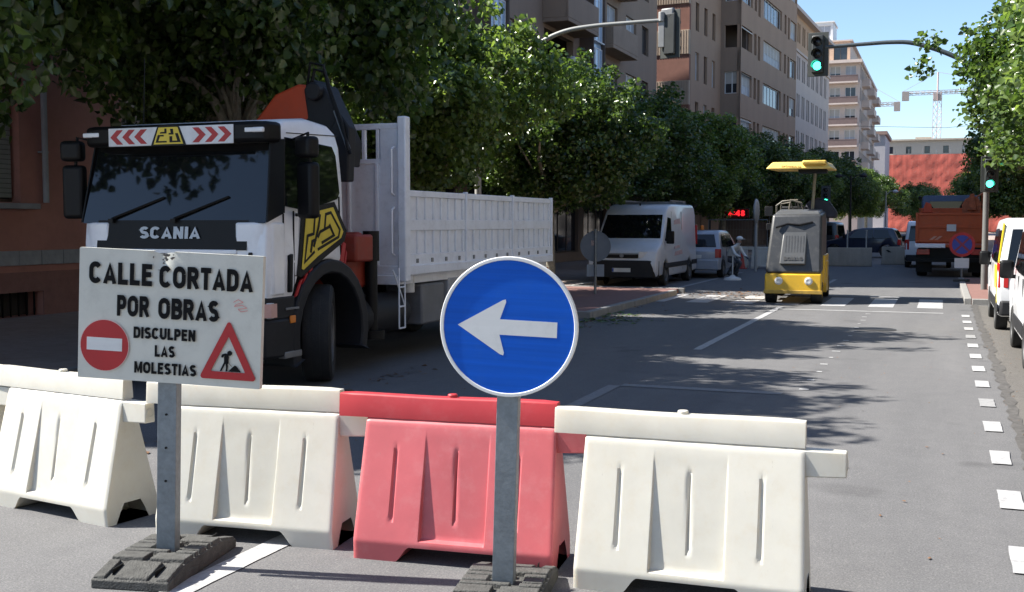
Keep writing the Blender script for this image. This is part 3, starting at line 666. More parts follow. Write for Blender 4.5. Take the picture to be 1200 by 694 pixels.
# visor with chevron board, end lamps
b = MB(); b.prism([(-1.19,0.30),(-1.14,0.10),(-1.0,0.04),(1.0,0.04),(1.14,0.10),(1.19,0.30)], 2.565, 2.775, 'z'); vis = b.build('sun_visor', M_BLACK, T, 0.04)
chb = MB(); chb.box(-0.77,0.79,0.020,0.034,2.555,2.745); ch = chb.build('chevron_board', mat('board_white', (0.68,0.70,0.72), 0.45, dirt=0.15), T, 0.004)
b = MB()
for k in range(3):
    for s, x0 in ((-1, -0.74 + k*0.155), (1, 0.30 + k*0.155)):
        z0, z1, zm, w = 2.575, 2.725, 2.65, 0.075; d = 0.085
        if s < 0: poly = [(x0,zm),(x0+d,z1),(x0+d+w,z1),(x0+w,zm),(x0+d+w,z0),(x0+d,z0)]
        else: poly = [(x0+d+w,zm),(x0+w,z1),(x0,z1),(x0+d,zm),(x0,z0),(x0+w,z0)]
        b.prism(poly, 0.014, 0.021)
each(b, 'red_chevron', M_SIGNR, ch)
def emblem(parent, place, s=1.0, nm='emblem'):
    """yellow shield emblem with black interlocked lines; place maps (u,v) in a unit square and a depth to a point"""
    def plate(poly, d0, d1, m, name, par):
        bb = MB(); n = len(poly); vs_ = [place(u, v, d1) for u, v in poly] + [place(u, v, d0) for u, v in poly]
        bb.add(vs_, [tuple(range(n)), tuple(range(n, 2*n))[::-1]] + [(i, n+i, n+(i+1)%n, (i+1)%n) for i in range(n)])
        return bb.build(name, m, par, smooth=0)
    e = plate([(0.0,0.02),(0.04,0.0),(0.98,0.0),(1.0,0.04),(0.82,0.9),(0.76,1.0),(0.24,1.0),(0.18,0.9)], 0.0, 0.003, M_BLACK, nm, parent)
    yel = mat('emblem_yellow', (0.72,0.55,0.05), 0.5)
    y = plate([(0.08,0.08),(0.92,0.08),(0.77,0.90),(0.23,0.90)], 0.003, 0.005, yel, 'emblem_field', e)
    for k, poly in enumerate(([(0.14,0.16),(0.46,0.16),(0.46,0.24),(0.22,0.24),(0.27,0.46),(0.38,0.46),(0.38,0.54),(0.21,0.54)], [(0.54,0.16),(0.86,0.16),(0.78,0.60),(0.70,0.60),(0.76,0.24),(0.62,0.24),(0.62,0.46),(0.54,0.46)],
                 [(0.27,0.60),(0.46,0.60),(0.46,0.84),(0.40,0.84),(0.40,0.68),(0.29,0.68)], [(0.52,0.54),(0.66,0.54),(0.64,0.82),(0.56,0.82),(0.58,0.62),(0.52,0.62)])):
        plate(poly, 0.005, 0.0062 + 0.0004*k, M_BLACK, 'emblem_line', e)
    return e
emblem(ch, lambda u, v, d: (-0.22 + 0.44*u, 0.019-d, 2.548 + 0.21*v))
for s in (-1.02, 1.02):
    b = MB(); b.box(s-0.11, s+0.11, 0.035, 0.075, 2.66, 2.71); b.build('roof_lamp', mat('cool_lamp', (0.75,0.77,0.8), 0.2), vis, 0.012)
for x0, x1 in ((-0.75,-0.12),(0.05,0.68)):
    b = MB(); b.tube([(x0,0.02,1.80),(x1,0.085,2.02)], 0.012, 6); b.box(x0-0.03,x0+0.03,-0.005,0.05,1.76,1.80); b.build('wiper', M_BLACK, ws)
b = MB(); b.tube([(-0.55,0.10,1.80),(-0.2,0.10,1.80),(0.2,0.10,1.80)], 0.01, 5); b.build('wiper_link', M_BLACK, ws)
# doors, handle, side emblem and stripes
b = MB(); 
for z0, z1, y0, y1 in ((1.05,1.88,0.535,0.545),): cab.side(b, [(y0,z0),(y1,z0),(y1,z1),(y0,z1)], 1, 0.004)
cab.side(b, [(1.49,1.40),(1.50,1.40),(1.50,2.05),(1.49,2.05)], 1, 0.004); cab.side(b, [(0.34,1.05),(0.35,1.05),(0.35,1.85),(0.34,1.85)], 1, 0.004); cab.side(b, [(0.545,1.20),(1.50,1.20),(1.50,1.21),(0.545,1.21)], 1, 0.003); cab.side(b, [(0.5,2.68),(1.55,2.72),(1.55,2.73),(0.5,2.69)], 1, 0.004)
each(b, 'door_seam', M_BLACK, cabo)
b = MB(); cab.side(b, [(0.40,1.04),(0.46,1.04),(0.47,1.44),(0.41,1.42)], 1, 0.035); b.build('grab_handle', M_BLACK, cabo, 0.012)
def door_plate(poly, d0, d1, m, name, par):
    bb = MB(); n = len(poly); pl_ = lambda p, d: (cab.w(p[1]) + 0.004 + d, p[0], p[1])
    bb.add([pl_(p, d1) for p in poly] + [pl_(p, d0) for p in poly], [tuple(range(n)), tuple(range(n, 2*n))[::-1]] + [(i, n+i, n+(i+1)%n, (i+1)%n) for i in range(n)])
    return bb.build(name, m, par, smooth=0)
def thick(path, w):      # outline of a thick open path
    P_ = [Vector(p) for p in path]; a, c = [], []
    for i in range(len(P_)):
        d1 = (P_[i]-P_[i-1]).normalized() if i else (P_[1]-P_[0]).normalized(); d2 = (P_[i+1]-P_[i]).normalized() if i < len(P_)-1 else d1
        n1 = Vector((-d1.y, d1.x)); mt = (n1 + Vector((-d2.y, d2.x))).normalized(); mt *= min(1.7, 1/max(0.35, mt.dot(n1)))
        a.append(tuple(P_[i]+mt*w/2)); c.append(tuple(P_[i]-mt*w/2))
    return a + c[::-1]
se = door_plate([(0.575,1.21),(0.695,1.90),(1.37,1.99),(1.61,1.67),(1.56,1.55),(0.99,1.32),(0.66,1.185)], 0.0, 0.005, M_BLACK, 'side_emblem', T)
door_plate([(0.665,1.275),(0.765,1.85),(1.33,1.93),(1.53,1.66),(1.48,1.59),(0.98,1.395),(0.70,1.26)], 0.005, 0.008, mat('emblem_yellow', (0.72,0.55,0.05), 0.5), 'emblem_field', se)
for k_, path in enumerate(([(0.92,1.45),(0.72,1.34),(0.78,1.62),(0.90,1.64),(0.93,1.82)], [(0.98,1.47),(1.42,1.60),(1.45,1.68),(1.27,1.87),(1.16,1.85),(1.12,1.68)], [(0.98,1.60),(1.03,1.66),(1.24,1.72)], [(1.04,1.85),(1.00,1.72),(0.90,1.50)], [(0.84,1.44),(0.87,1.56),(0.95,1.58)], [(1.06,1.54),(1.32,1.62),(1.22,1.74)])):
    door_plate(thick(path, 0.032), 0.008, 0.0095+0.0006*k_, M_BLACK, 'emblem_line', se)
b = MB()
for k in range(3): cab.side(b, [(0.54+k*0.11,0.98+k*0.075),(0.59+k*0.11,1.00+k*0.075),(0.70+k*0.10,1.17+k*0.06),(0.65+k*0.10,1.15+k*0.06)], 1, 0.007)
cab.side(b, [(1.46,1.27),(1.53,1.27),(1.60,1.52),(1.53,1.55)], 1, 0.0075); cab.side(b, [(1.56,1.30),(1.60,1.30),(1.62,1.42),(1.60,1.45)], 1, 0.0085)
each(b, 'hazard_stripe', M_SIGNR, cabo)
# mirrors
for s in (-1, 1):
    b = MB(); b.M = Matrix.Translation((s*1.36, 0.50 if s > 0 else 0.16, 2.10)) @ Matrix.Rotation(R(-18*s), 4, 'Z')
    b.box(-0.12,0.12,-0.07,0.07,-0.30,0.28); mi = b.build('mirror', M_BLACK, T, 0.045, seg=3)
    b = MB(); b.M = Matrix.Translation((s*1.36, 0.48 if s > 0 else 0.14, 2.54)) @ Matrix.Rotation(R(-18*s), 4, 'Z'); b.box(-0.12,0.12,-0.08,0.08,-0.12,0.10); b.build('mirror_upper', M_BLACK, mi, 0.045, seg=3)
    b = MB(); yo = 0.28 if s > 0 else -0.06; b.tube([(s*1.10,0.34+yo,2.62),(s*1.34,0.25+yo,2.68),(s*1.38,0.24+yo,2.2),(s*1.34,0.25+yo,1.84),(s*1.12,0.34+yo,1.84)], 0.018, 8); b.build('mirror_arm', M_BLACK, mi)
# mudguards, wheels
def arch(cx, r0, r1, x0, x1, a0, a1, n=14):
    bb = MB(); vs_ = []
    for i in range(n+1):
        a = R(a0 + (a1-a0)*i/n)
        for x, rr_ in ((x0,r0),(x1,r0),(x1,r1),(x0,r1)): vs_.append((x, cx[0]+rr_*math.cos(a), cx[1]+rr_*math.sin(a)))
    fs_ = [(i*4+j, i*4+(j+1)%4, (i+1)*4+(j+1)%4, (i+1)*4+j) for i in range(n) for j in range(4)] + [(0,1,2,3), tuple(n*4+i for i in (3,2,1,0))]
    return bb.add(vs_, fs_)
WY, WR = 1.27, 0.54
for s in (-1, 1):
    arch((WY, 0.54), 0.67, 0.82, min(s*0.80, s*1.185), max(s*0.80, s*1.185), -18, 200).build('mudguard', M_DGREY, T, 0.02)
    wheel(T, s*1.00, WY, WR, 0.32, s).rotation_euler = (0, 0, R(27))
    wheel(T, s*0.98, 6.75, WR, 0.36, s, 0.55)
    wheel(T, s*0.62, 6.75, WR, 0.30, s, 0.55)
    arch((6.75, 0.54), 0.60, 0.64, min(s*0.62, s*1.19), max(s*0.62, s*1.19), 10, 170).build('mudguard', M_DGREY, T, 0.01)
b = MB(); b.box(-0.46,-0.36,0.6,8.2,0.72,0.98); b.box(0.36,0.46,0.6,8.2,0.72,0.98); b.box(-0.46,0.46,1.9,2.1,0.74,0.9); b.box(-0.46,0.46,5,5.2,0.74,0.9); b.build('chassis_rail', M_BLACK, T)
b = MB(); b.cyl((-0.95,WY,WR),(0.95,WY,WR),0.06,10); b.cyl((-0.9,6.75,WR),(0.9,6.75,WR),0.09,10); b.build('axle', M_BLACK, T)
# crane base, column, boom
b = MB(); b.box(-0.55,0.95,1.98,2.62,0.98,1.42); b.box(0.62,1.12,1.92,2.34,1.30,1.62); b.cyl((0.55,2.15,1.52),(1.05,2.15,1.52),0.13,16); crb = b.build('crane_base', mat('crane_base_red', (0.26,0.028,0.012), 0.55, var=0.2, dirt=0.4), T, 0.03)
b = MB(); b.cyl((1.02,2.46,0.40),(1.02,2.46,1.62),0.075,14); b.cyl((1.02,2.46,1.30),(1.02,2.46,1.66),0.10,14); b.cyl((1.02,2.46,0.36),(1.02,2.46,0.46),0.16,16); b.build('stabiliser_leg', M_BLACK, crb)
b = MB(); b.cyl((-0.05,2.3,1.4),(-0.05,2.3,2.3),0.20,16); b.box(-0.3,0.2,2.1,2.5,2.0,2.5); b.build('crane_column', M_CRANE, crb, 0.03)
CRM = Matrix.Translation((0.36, 0, 2.6)) @ Matrix.Diagonal((0.86, 1.0, 0.90, 1)) @ Matrix.Translation((0, 0, -2.6))
b = MB(); b.M = CRM; b.prism([(-0.80,2.62),(-0.42,2.70),(-0.05,2.86),(0.10,3.16),(0.05,3.48),(-0.15,3.50),(-0.52,3.38),(-0.88,3.02)], 2.12, 2.40, 'y'); b.prism([(-1.0,2.6),(-0.7,2.55),(-0.6,2.9),(-0.9,2.95)], 2.16, 2.36, 'y'); b.build('crane_boom', M_CRANE, crb, 0.03)
b = MB(); b.M = CRM; b.prism([(-0.30,2.55),(0.62,2.40),(0.66,2.72),(0.50,3.05),(0.30,3.42),(0.08,3.56),(-0.04,3.42),(0.02,3.05),(-0.22,2.86)], 2.10, 2.44, 'y'); b.prism([(0.40,2.2),(0.68,2.2),(0.72,2.9),(0.55,3.1),(0.42,2.9)], 2.04, 2.20, 'y'); b.cyl((0.16,2.0,3.38),(0.16,2.5,3.38),0.12,16); kn = b.build('crane_knuckle', M_DGREY, crb, 0.02)
b = MB(); b.M = CRM; b.tube([(0.10,2.06,3.42),(0.20,2.02,3.66),(0.36,2.02,3.62),(0.40,2.04,3.4),(0.55,2.02,3.05),(0.66,2.03,2.75),(0.74,2.03,2.55)], 0.022, 8); b.tube([(0.05,2.06,3.45),(0.16,1.98,3.74),(0.36,1.98,3.70),(0.44,2.0,3.42),(0.62,1.99,3.0),(0.72,2.0,2.6)], 0.018, 8); each(b, 'hydraulic_hose', M_BLACK, crb)
b = MB(); b.M = CRM; b.cyl((0.50,2.04,3.12),(0.70,2.04,2.62),0.03,10); b.build('hydraulic_rod', M_GALV, crb)
b = MB(); b.tube([(-0.95,0.8,2.86),(-0.96,0.85,3.6)], 0.006, 5); b.build('antenna', M_BLACK, T)
# bed
b = MB(); b.box(-1.20,1.20,3.04,8.66,1.10,1.22); b.box(-1.1,1.1,3.0,8.6,0.98,1.10); bed = b.build('bed_floor', M_BEDW, T, 0.01)
b = MB()        # headboard: solid lower board, side wings, open rack above
b.box(-1.18,0.84,3.06,3.10,1.22,2.52); b.box(0.84,1.10,3.05,3.11,1.22,2.96); b.box(-1.10,-0.84,3.05,3.11,1.22,2.96)
b.box(-1.10,1.10,3.045,3.115,2.93,3.00); b.box(-0.84,0.84,3.045,3.115,2.50,2.56)
for k in range(9): x = -0.80 + k*0.2; b.box(x-0.022,x+0.022,3.05,3.11,2.56,2.93)
for x in (-0.6,-0.1,0.4,0.80): b.box(x-0.02,x+0.02,3.02,3.06,1.22,2.50)
hb = b.build('headboard', M_BEDW, T, 0.006)
for s in (-1, 1):
    b = MB(); b.box(s*1.16-0.06, s*1.16+0.06, 3.00, 3.14, 1.02, 3.08); b.build('headboard_post', M_BEDW, T, 0.02)
b = MB()
for z0, z1 in ((1.35,1.95),(2.1,2.7)): b.tube([(1.06,3.0,z0),(1.06,2.93,z0+0.03),(1.06,2.93,z1-0.03),(1.06,3.0,z1)], 0.014, 8)
each(b, 'grab_rail', M_BEDW, hb)
def dropside(y0, y1, s):
    bb = MB(); x0 = 1.150; f = lambda v: s*v
    def bx(a0,a1,yy0,yy1,z0,z1): bb.box(min(f(a0),f(a1)), max(f(a0),f(a1)), yy0, yy1, z0, z1)
    bx(x0-0.03, x0-0.012, y0, y1, 1.215, 2.165)
    bx(x0-0.012, x0+0.02, y0, y1, 2.09, 2.17); bx(x0-0.012, x0+0.016, y0, y1, 1.66, 1.80); bx(x0-0.012, x0+0.018, y0, y1, 1.215, 1.36)
    for k in range(8):
        y = y0 + 0.04 + (y1-y0-0.08)*k/7
        bx(x0-0.012, x0+0.012, y-0.030, y+0.030, 1.362, 1.658); bx(x0-0.012, x0+0.012, y-0.030, y+0.030, 1.802, 2.088)
    o = bb.build('dropside', M_BEDW, T, 0.006)
    h = MB()
    for k in range(4):
        y = y0 + (y1-y0)*(k+0.5)/4; xx = f(x0+0.02); h.box(min(xx,xx+s*0.012), max(xx,xx+s*0.012), y-0.03, y+0.03, 1.245, 1.30)
    each(h, 'hinge', M_STEEL, o, 0.004)
    return o
ys = [3.16, 5.00, 6.83, 8.66]
for s in (-1, 1):
    for k in range(3): dropside(ys[k]+0.035, ys[k+1]-0.035, s)
    for k in range(1, 4):
        b = MB(); b.box(s*1.155-0.03, s*1.155+0.03, ys[k]-0.032, ys[k]+0.032, 1.10, 2.19); b.build('side_stake', M_BEDW, T, 0.008)
b = MB(); b.box(-1.12,1.12,8.64,8.68,1.22,2.16); b.build('tailboard', M_BEDW, T, 0.008)
b = MB()
for y in (2.86, 3.02): b.tube([(1.19,y,1.20),(1.19,y,0.45)], 0.011, 6)
for z in (0.45,0.72,0.96): b.tube([(1.19,2.86,z),(1.19,3.02,z)], 0.011, 6)
b.tube([(1.19,2.87,0.95),(1.19,3.01,0.73)], 0.009, 6); b.tube([(1.19,2.70,1.18),(1.19,2.86,0.95)], 0.011, 6); b.build('ladder', M_BEDW, T)
b = MB(); b.cyl((1.02,3.45,0.86),(1.02,3.45,1.08),0.085,16); b.build('water_can', mat('can_white', (0.6,0.6,0.58), 0.5, dirt=0.3), T, 0.008)
b = MB(); b.box(0.55,1.10,3.7,4.4,0.42,0.96); b.build('tool_box', mat('box_grey', (0.16,0.165,0.175), 0.55, dirt=0.3), T, 0.03)
b = MB(); b.box(0.62,1.12,4.5,5.6,0.46,1.0); b.build('tool_locker', mat('locker_grey', (0.36,0.375,0.40), 0.5, dirt=0.3), T, 0.02)
b = MB(); b.cyl((0.82,2.1,0.62),(0.82,3.4,0.62),0.26,20); b.build('air_tank', M_DGREY, T)
b = MB(); b.box(1.0,1.06,7.5,8.5,0.62,0.98); b.build('side_guard', M_DGREY, T, 0.01)
for s in (-1, 1):
    b = MB(); b.box(s*0.95-0.16, s*0.95+0.16, 8.62, 8.68, 0.86, 1.0); b.build('tail_light', M_REDL, T, 0.01)

# ------------------------------------------------------------------ road planer with yellow canopy
P = thing('road_planer', 'yellow and grey compact road milling machine with yellow canopy on the zebra crossing', 'road machine', (-3.02, 24.75, 0), R(3))
b = MB(); b.prism([(0.02,0.30),(0.0,0.66),(3.3,0.95),(3.5,0.60),(3.4,0.30)], -0.60, 0.60, 'x'); b.build('chassis', M_YEL, P, 0.04)
b = MB(); b.hexa([(-0.60,-0.02,0.66),(0.60,-0.02,0.66),(0.62,1.9,0.80),(-0.62,1.9,0.80)], [(-0.49,0.36,1.95),(0.57,0.36,1.95),(0.60,1.75,2.04),(-0.50,1.75,2.04)]); hood = b.build('engine_hood', M_MGREY, P, 0.06, seg=3)
b = MB(); b.hexa([(-0.30,-0.045,0.86),(0.26,-0.045,0.86),(0.26,0.05,0.86),(-0.30,0.05,0.86)], [(-0.24,0.27,1.62),(0.28,0.27,1.62),(0.28,0.36,1.62),(-0.24,0.36,1.62)]); gp = b.build('vent_panel', M_LGREY, hood, 0.03, seg=3)
b = MB()
for k in range(7):
    x = -0.17 + k*0.062; b.hexa([(x-0.012,0.0605,1.12),(x+0.012,0.0605,1.12),(x+0.012,0.08,1.12),(x-0.012,0.08,1.12)], [(x-0.010,0.2085,1.48),(x+0.014,0.2085,1.48),(x+0.014,0.225,1.48),(x-0.010,0.225,1.48)])
each(b, 'vent_slot', M_MGREY, gp)
text_obj('BOMAG', 0.40, 0.085, mat('dull_letters', (0.055,0.055,0.055), 0.5), gp, (-0.005, 0.002, 0.985), rot=(R(-22.5),0,0), bold=0.02, depth=0.006)
b = MB(); b.hexa([(-0.44,0.42,1.95),(0.53,0.42,1.95),(0.55,1.7,2.02),(-0.46,1.7,2.02)], [(-0.40,0.50,2.01),(0.49,0.50,2.01),(0.51,1.66,2.08),(-0.42,1.66,2.08)]); b.build('hood_lid', M_LGREY, hood, 0.02)
b = MB(); b.tube([(-0.40,0.22,1.66),(-0.16,0.30,1.74),(0.10,0.26,1.72),(0.38,0.30,1.78)], 0.022, 8); b.build('hood_handle', M_BLACK, hood)
b = MB(); b.hexa([(-0.60,-0.09,0.26),(0.60,-0.09,0.26),(0.60,0.08,0.26),(-0.60,0.08,0.26)], [(-0.60,-0.06,0.655),(0.60,-0.06,0.655),(0.60,0.10,0.655),(-0.60,0.10,0.655)]); bp = b.build('rear_bumper', M_YEL, P, 0.03)
for x in (-0.30, 0.33):
    b = MB(); b.lathe([(0.001,-0.105),(0.05,-0.11),(0.07,-0.10),(0.085,-0.095),(0.09,-0.06)], 18, 'y', (x, 0.0, 0.50)); b.build('work_lamp', M_LAMP, bp)
b = MB(); b.box(-0.62,0.62,-0.10,0.04,0.22,0.30); b.build('bumper_lip', mat('worn_yellow', (0.5,0.32,0.06), 0.6, var=0.3, dirt=0.6), bp, 0.01)
for s in (-1, 1):
    wheel(P, s*0.49, 0.34, 0.24, 0.24, s, m_rim=M_YEL); wheel(P, s*0.52, 2.9, 0.26, 0.24, s, m_rim=M_YEL)
b = MB(); b.box(-0.62,0.66,1.1,2.0,0.2,0.9); b.build('milling_drum_box', M_YEL, P, 0.02)
b = MB(); b.box(0.56,0.64,0.5,2.4,0.40,1.05); b.build('side_cover', M_YEL, P, 0.03)
b = MB(); b.box(-0.55,0.55,2.0,3.3,0.9,1.1); b.build('operator_platform', M_DGREY, P)
b = MB(); b.box(-0.1,0.35,2.5,2.95,1.1,1.55); b.box(-0.1,0.35,2.85,3.0,1.5,2.05); b.build('operator_seat', M_BLACK, P, 0.05)
b = MB(); b.box(-0.45,0.15,1.85,2.1,1.1,2.15); b.build('control_console', M_DGREY, P, 0.03)
b = MB(); b.lathe([(0.16,-0.012),(0.175,0),(0.16,0.012),(0.145,0),(0.16,-0.012)], 20, 'z', (-0.1, 2.0, 2.30)); b.cyl((-0.1,2.0,2.1),(-0.1,2.0,2.3),0.02,8); b.build('steering_wheel', M_BLACK, P)
b = MB()
b.tube([(-0.50,1.6,1.9),(-0.50,1.5,2.16),(-0.36,1.45,2.26),(-0.14,1.45,2.28),(0.05,1.5,2.22),(0.12,1.6,2.0)], 0.022, 8); b.tube([(-0.42,1.7,1.95),(-0.40,1.6,2.20),(-0.2,1.6,2.24),(-0.1,1.7,2.0)], 0.02, 8); b.tube([(-0.25,1.75,1.95),(-0.2,1.7,2.3),(-0.05,1.7,2.3),(0.0,1.75,2.0)], 0.02, 8)
each(b, 'guard_rail', mat('rail_beige', (0.16,0.145,0.12), 0.6), P)
b = MB(); b.tube([(-0.62,1.5,1.45),(-0.66,1.45,1.95),(-0.60,1.45,2.10)], 0.015, 6); b.box(-0.76,-0.58,1.42,1.46,1.92,2.14); b.box(-0.72,-0.60,1.42,1.46,1.6,1.75); b.build('wing_mirror', M_DGREY, P, 0.01)
b = MB(); b.M = Matrix.Translation((0.42, 2.2, 2.12)); b.prism([(-0.36,-0.22),(0.40,-0.25),(0.42,-0.12),(0.22,0.16),(-0.05,0.24),(-0.28,0.12)], -0.25, 0.25, 'y'); b.build('folded_tarpaulin', mat('tarp_navy', (0.018,0.02,0.035), 0.6, var=0.3), P, 0.05, seg=3)
b = MB(); b.cyl((0.28,1.75,1.9),(0.34,1.78,3.02),0.035,10); b.build('canopy_post', mat('post_khaki', (0.30,0.27,0.19), 0.5), P)
b = MB(); b.hexa([(-0.70,0.75,2.97),(0.74,0.80,2.97),(0.80,2.75,3.0),(-0.62,2.75,3.0)], [(-0.56,0.90,3.13),(0.62,0.95,3.13),(0.68,2.6,3.17),(-0.50,2.6,3.17)]); cn = b.build('canopy', M_PYEL, P, 0.04, seg=3)
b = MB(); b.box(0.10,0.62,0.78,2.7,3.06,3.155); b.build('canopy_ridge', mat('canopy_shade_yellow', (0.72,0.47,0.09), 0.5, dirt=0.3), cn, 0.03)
text_obj('BOMAG', 0.42, 0.06, mat('faded_letters', (0.62,0.42,0.12), 0.5), cn, (-0.15, 0.815, 3.04), rot=(R(-45),0,0), depth=0.004)
b = MB(); b.box(0.0,0.62,1.1,1.9,2.90,2.975); b.build('canopy_bracket', M_BLACK, P, 0.01)

# ------------------------------------------------------------------ vehicles from shells
def plate(parent, x, y, z, facing, w=0.52, h=0.11):
    b = MB(); b.box(x-w/2, x+w/2, min(y, y+0.012*facing), max(y, y+0.012*facing), z, z+h); o = b.build('number_plate', mat('plate_white', (0.62,0.62,0.6), 0.4), parent, 0.003)
    c = MB(); yy = y + 0.012*facing; c.box(x-w/2+0.004, x-w/2+0.045, min(yy,yy+0.002*facing), max(yy,yy+0.002*facing), z+0.006, z+h-0.006); c.build('plate_band', mat('plate_blue', (0.01,0.06,0.35), 0.4), o)
    return o
# white panel van facing the camera, at the kerb behind the crossing
V = thing('panel_van', 'white high-roof panel van parked facing us beside the pavement', 'van', (-8.20, 29.5, 0))
vp = [(0.10,0.28),(0.02,0.45),(0.0,0.68),(0.06,0.98),(0.14,1.06),(0.62,1.20),(0.78,1.30),(1.36,1.98),(1.50,2.12),(1.78,2.26),(2.2,2.31),(5.0,2.33),(5.22,2.26),(5.30,2.0),(5.32,0.45),(5.28,0.30),(4.8,0.28),(4.62,0.30),(4.50,0.62),(4.25,0.74),(4.0,0.62),(3.88,0.30),(3.8,0.26),(1.62,0.26),(1.52,0.30),(1.42,0.62),(1.16,0.74),(0.90,0.62),(0.78,0.30)]
vs2 = Shell(vp, 0.98, 0.075, 1.0, 0.07)
M_VAN = mat('van_white', (0.62,0.65,0.70), 0.3, var=0.04, dirt=0.2, dirtcol=(0.36,0.34,0.32), coat=0.3)
b = MB(); vs2.body(b); b.build('body', M_VAN, V, 0.015)
b = MB(); across(b, (0.82,1.34), (1.36,1.985), 0.87, 0.80, 0.008); b.build('windscreen', M_GLASS, V, 0.02)
for s in (-1, 1):
    b = MB(); vs2.side(b, [(1.06,1.28),(1.86,1.24),(1.90,1.90),(1.52,1.93)], s, 0.006); b.build('side_window', M_GLASS, V, 0.01)
    b = MB(); vs2.side(b, [(1.0,0.45),(1.012,0.45),(1.012,1.24),(1.0,1.24)], s, 0.004); vs2.side(b, [(2.0,0.4),(2.012,0.4),(2.012,2.1),(2.0,2.1)], s, 0.004); vs2.side(b, [(3.3,0.4),(3.312,0.4),(3.312,2.1),(3.3,2.1)], s, 0.004); each(b, 'door_seam', M_BLACK, V)
    b = MB(); vs2.side(b, [(0.95,0.50),(3.85,0.50),(3.85,0.64),(0.95,0.64)], s, 0.02); vs2.side(b, [(4.55,0.50),(5.25,0.50),(5.25,0.64),(4.55,0.64)], s, 0.02); each(b, 'rubbing_strip', M_DGREY, V, 0.01)
    b = MB(); b.box(s*1.10-0.11, s*1.10+0.11, 1.02, 1.12, 1.18, 1.54); mi = b.build('mirror', M_BLACK, V, 0.03)
    b = MB(); b.box(min(s*0.9,s*1.04), max(s*0.9,s*1.04), 1.05, 1.10, 1.26, 1.32); b.build('mirror_arm', M_BLACK, mi)
    b = MB(); b.prism([(s*0.46,-0.0),(s*0.90,0.10),(s*0.955,0.34),(s*0.90,0.40),(s*0.46,0.16)], 0.80, 0.99, 'z'); b.build('headlight', M_LAMP, V, 0.02)
    wheel(V, s*0.87, 1.16, 0.33, 0.22, s); wheel(V, s*0.87, 4.25, 0.33, 0.22, s)
    b = MB(); b.box(s*0.93-0.05, s*0.93+0.05, 5.26, 5.33, 1.1, 1.7); b.build('tail_light', M_REDL, V, 0.01)
b = MB(); b.prism([(-0.99,0.30),(-0.90,0.02),(-0.6,-0.045),(0.6,-0.045),(0.90,0.02),(0.99,0.30)], 0.26, 0.74, 'z'); b.build('bumper', M_DGREY, V, 0.03)
b = MB(); b.box(-0.46,0.46,-0.02,0.05,0.80,0.93); b.build('grille', M_BLACK, V, 0.02)
b = MB(); b.box(-0.46,0.46,-0.03,-0.012,0.90,0.925); b.lathe([(0.001,-0.045),(0.05,-0.045),(0.062,-0.02)], 16, 'y', (0,0,0.87)); b.build('grille_badge', M_STEEL, V)
plate(V, 0.0, -0.05, 0.42, -1)
b = MB()
for k, (y, z, w, h) in enumerate(((2.25,1.72,0.9,0.18),(2.15,1.02,0.7,0.10),(2.2,0.82,1.0,0.16))): vs2.side(b, [(y,z),(y+w,z+0.03),(y+w*0.92,z+h),(y+0.06,z+h*0.7)], 1, 0.004 + 0.0*k)
each(b, 'side_stripe', mat('faded_red_print', (0.55,0.38,0.38), 0.5, var=0.3, vscale=14, dirt=0.6, dirtcol=(0.6,0.6,0.62)), V)
b = MB(); b.box(-0.78,0.78,3.0,3.05,2.34,2.40); b.box(-0.78,0.78,4.4,4.45,2.34,2.40)
for x in (-0.7, 0.7): b.box(x-0.02,x+0.02,2.8,4.7,2.40,2.44)
b.build('roof_rack', M_STEEL, V)
b = MB(); b.ball((0.05,1.75,2.30),0.03,(1,1,1.4)); b.build('roof_lamp', M_BLACK, V)

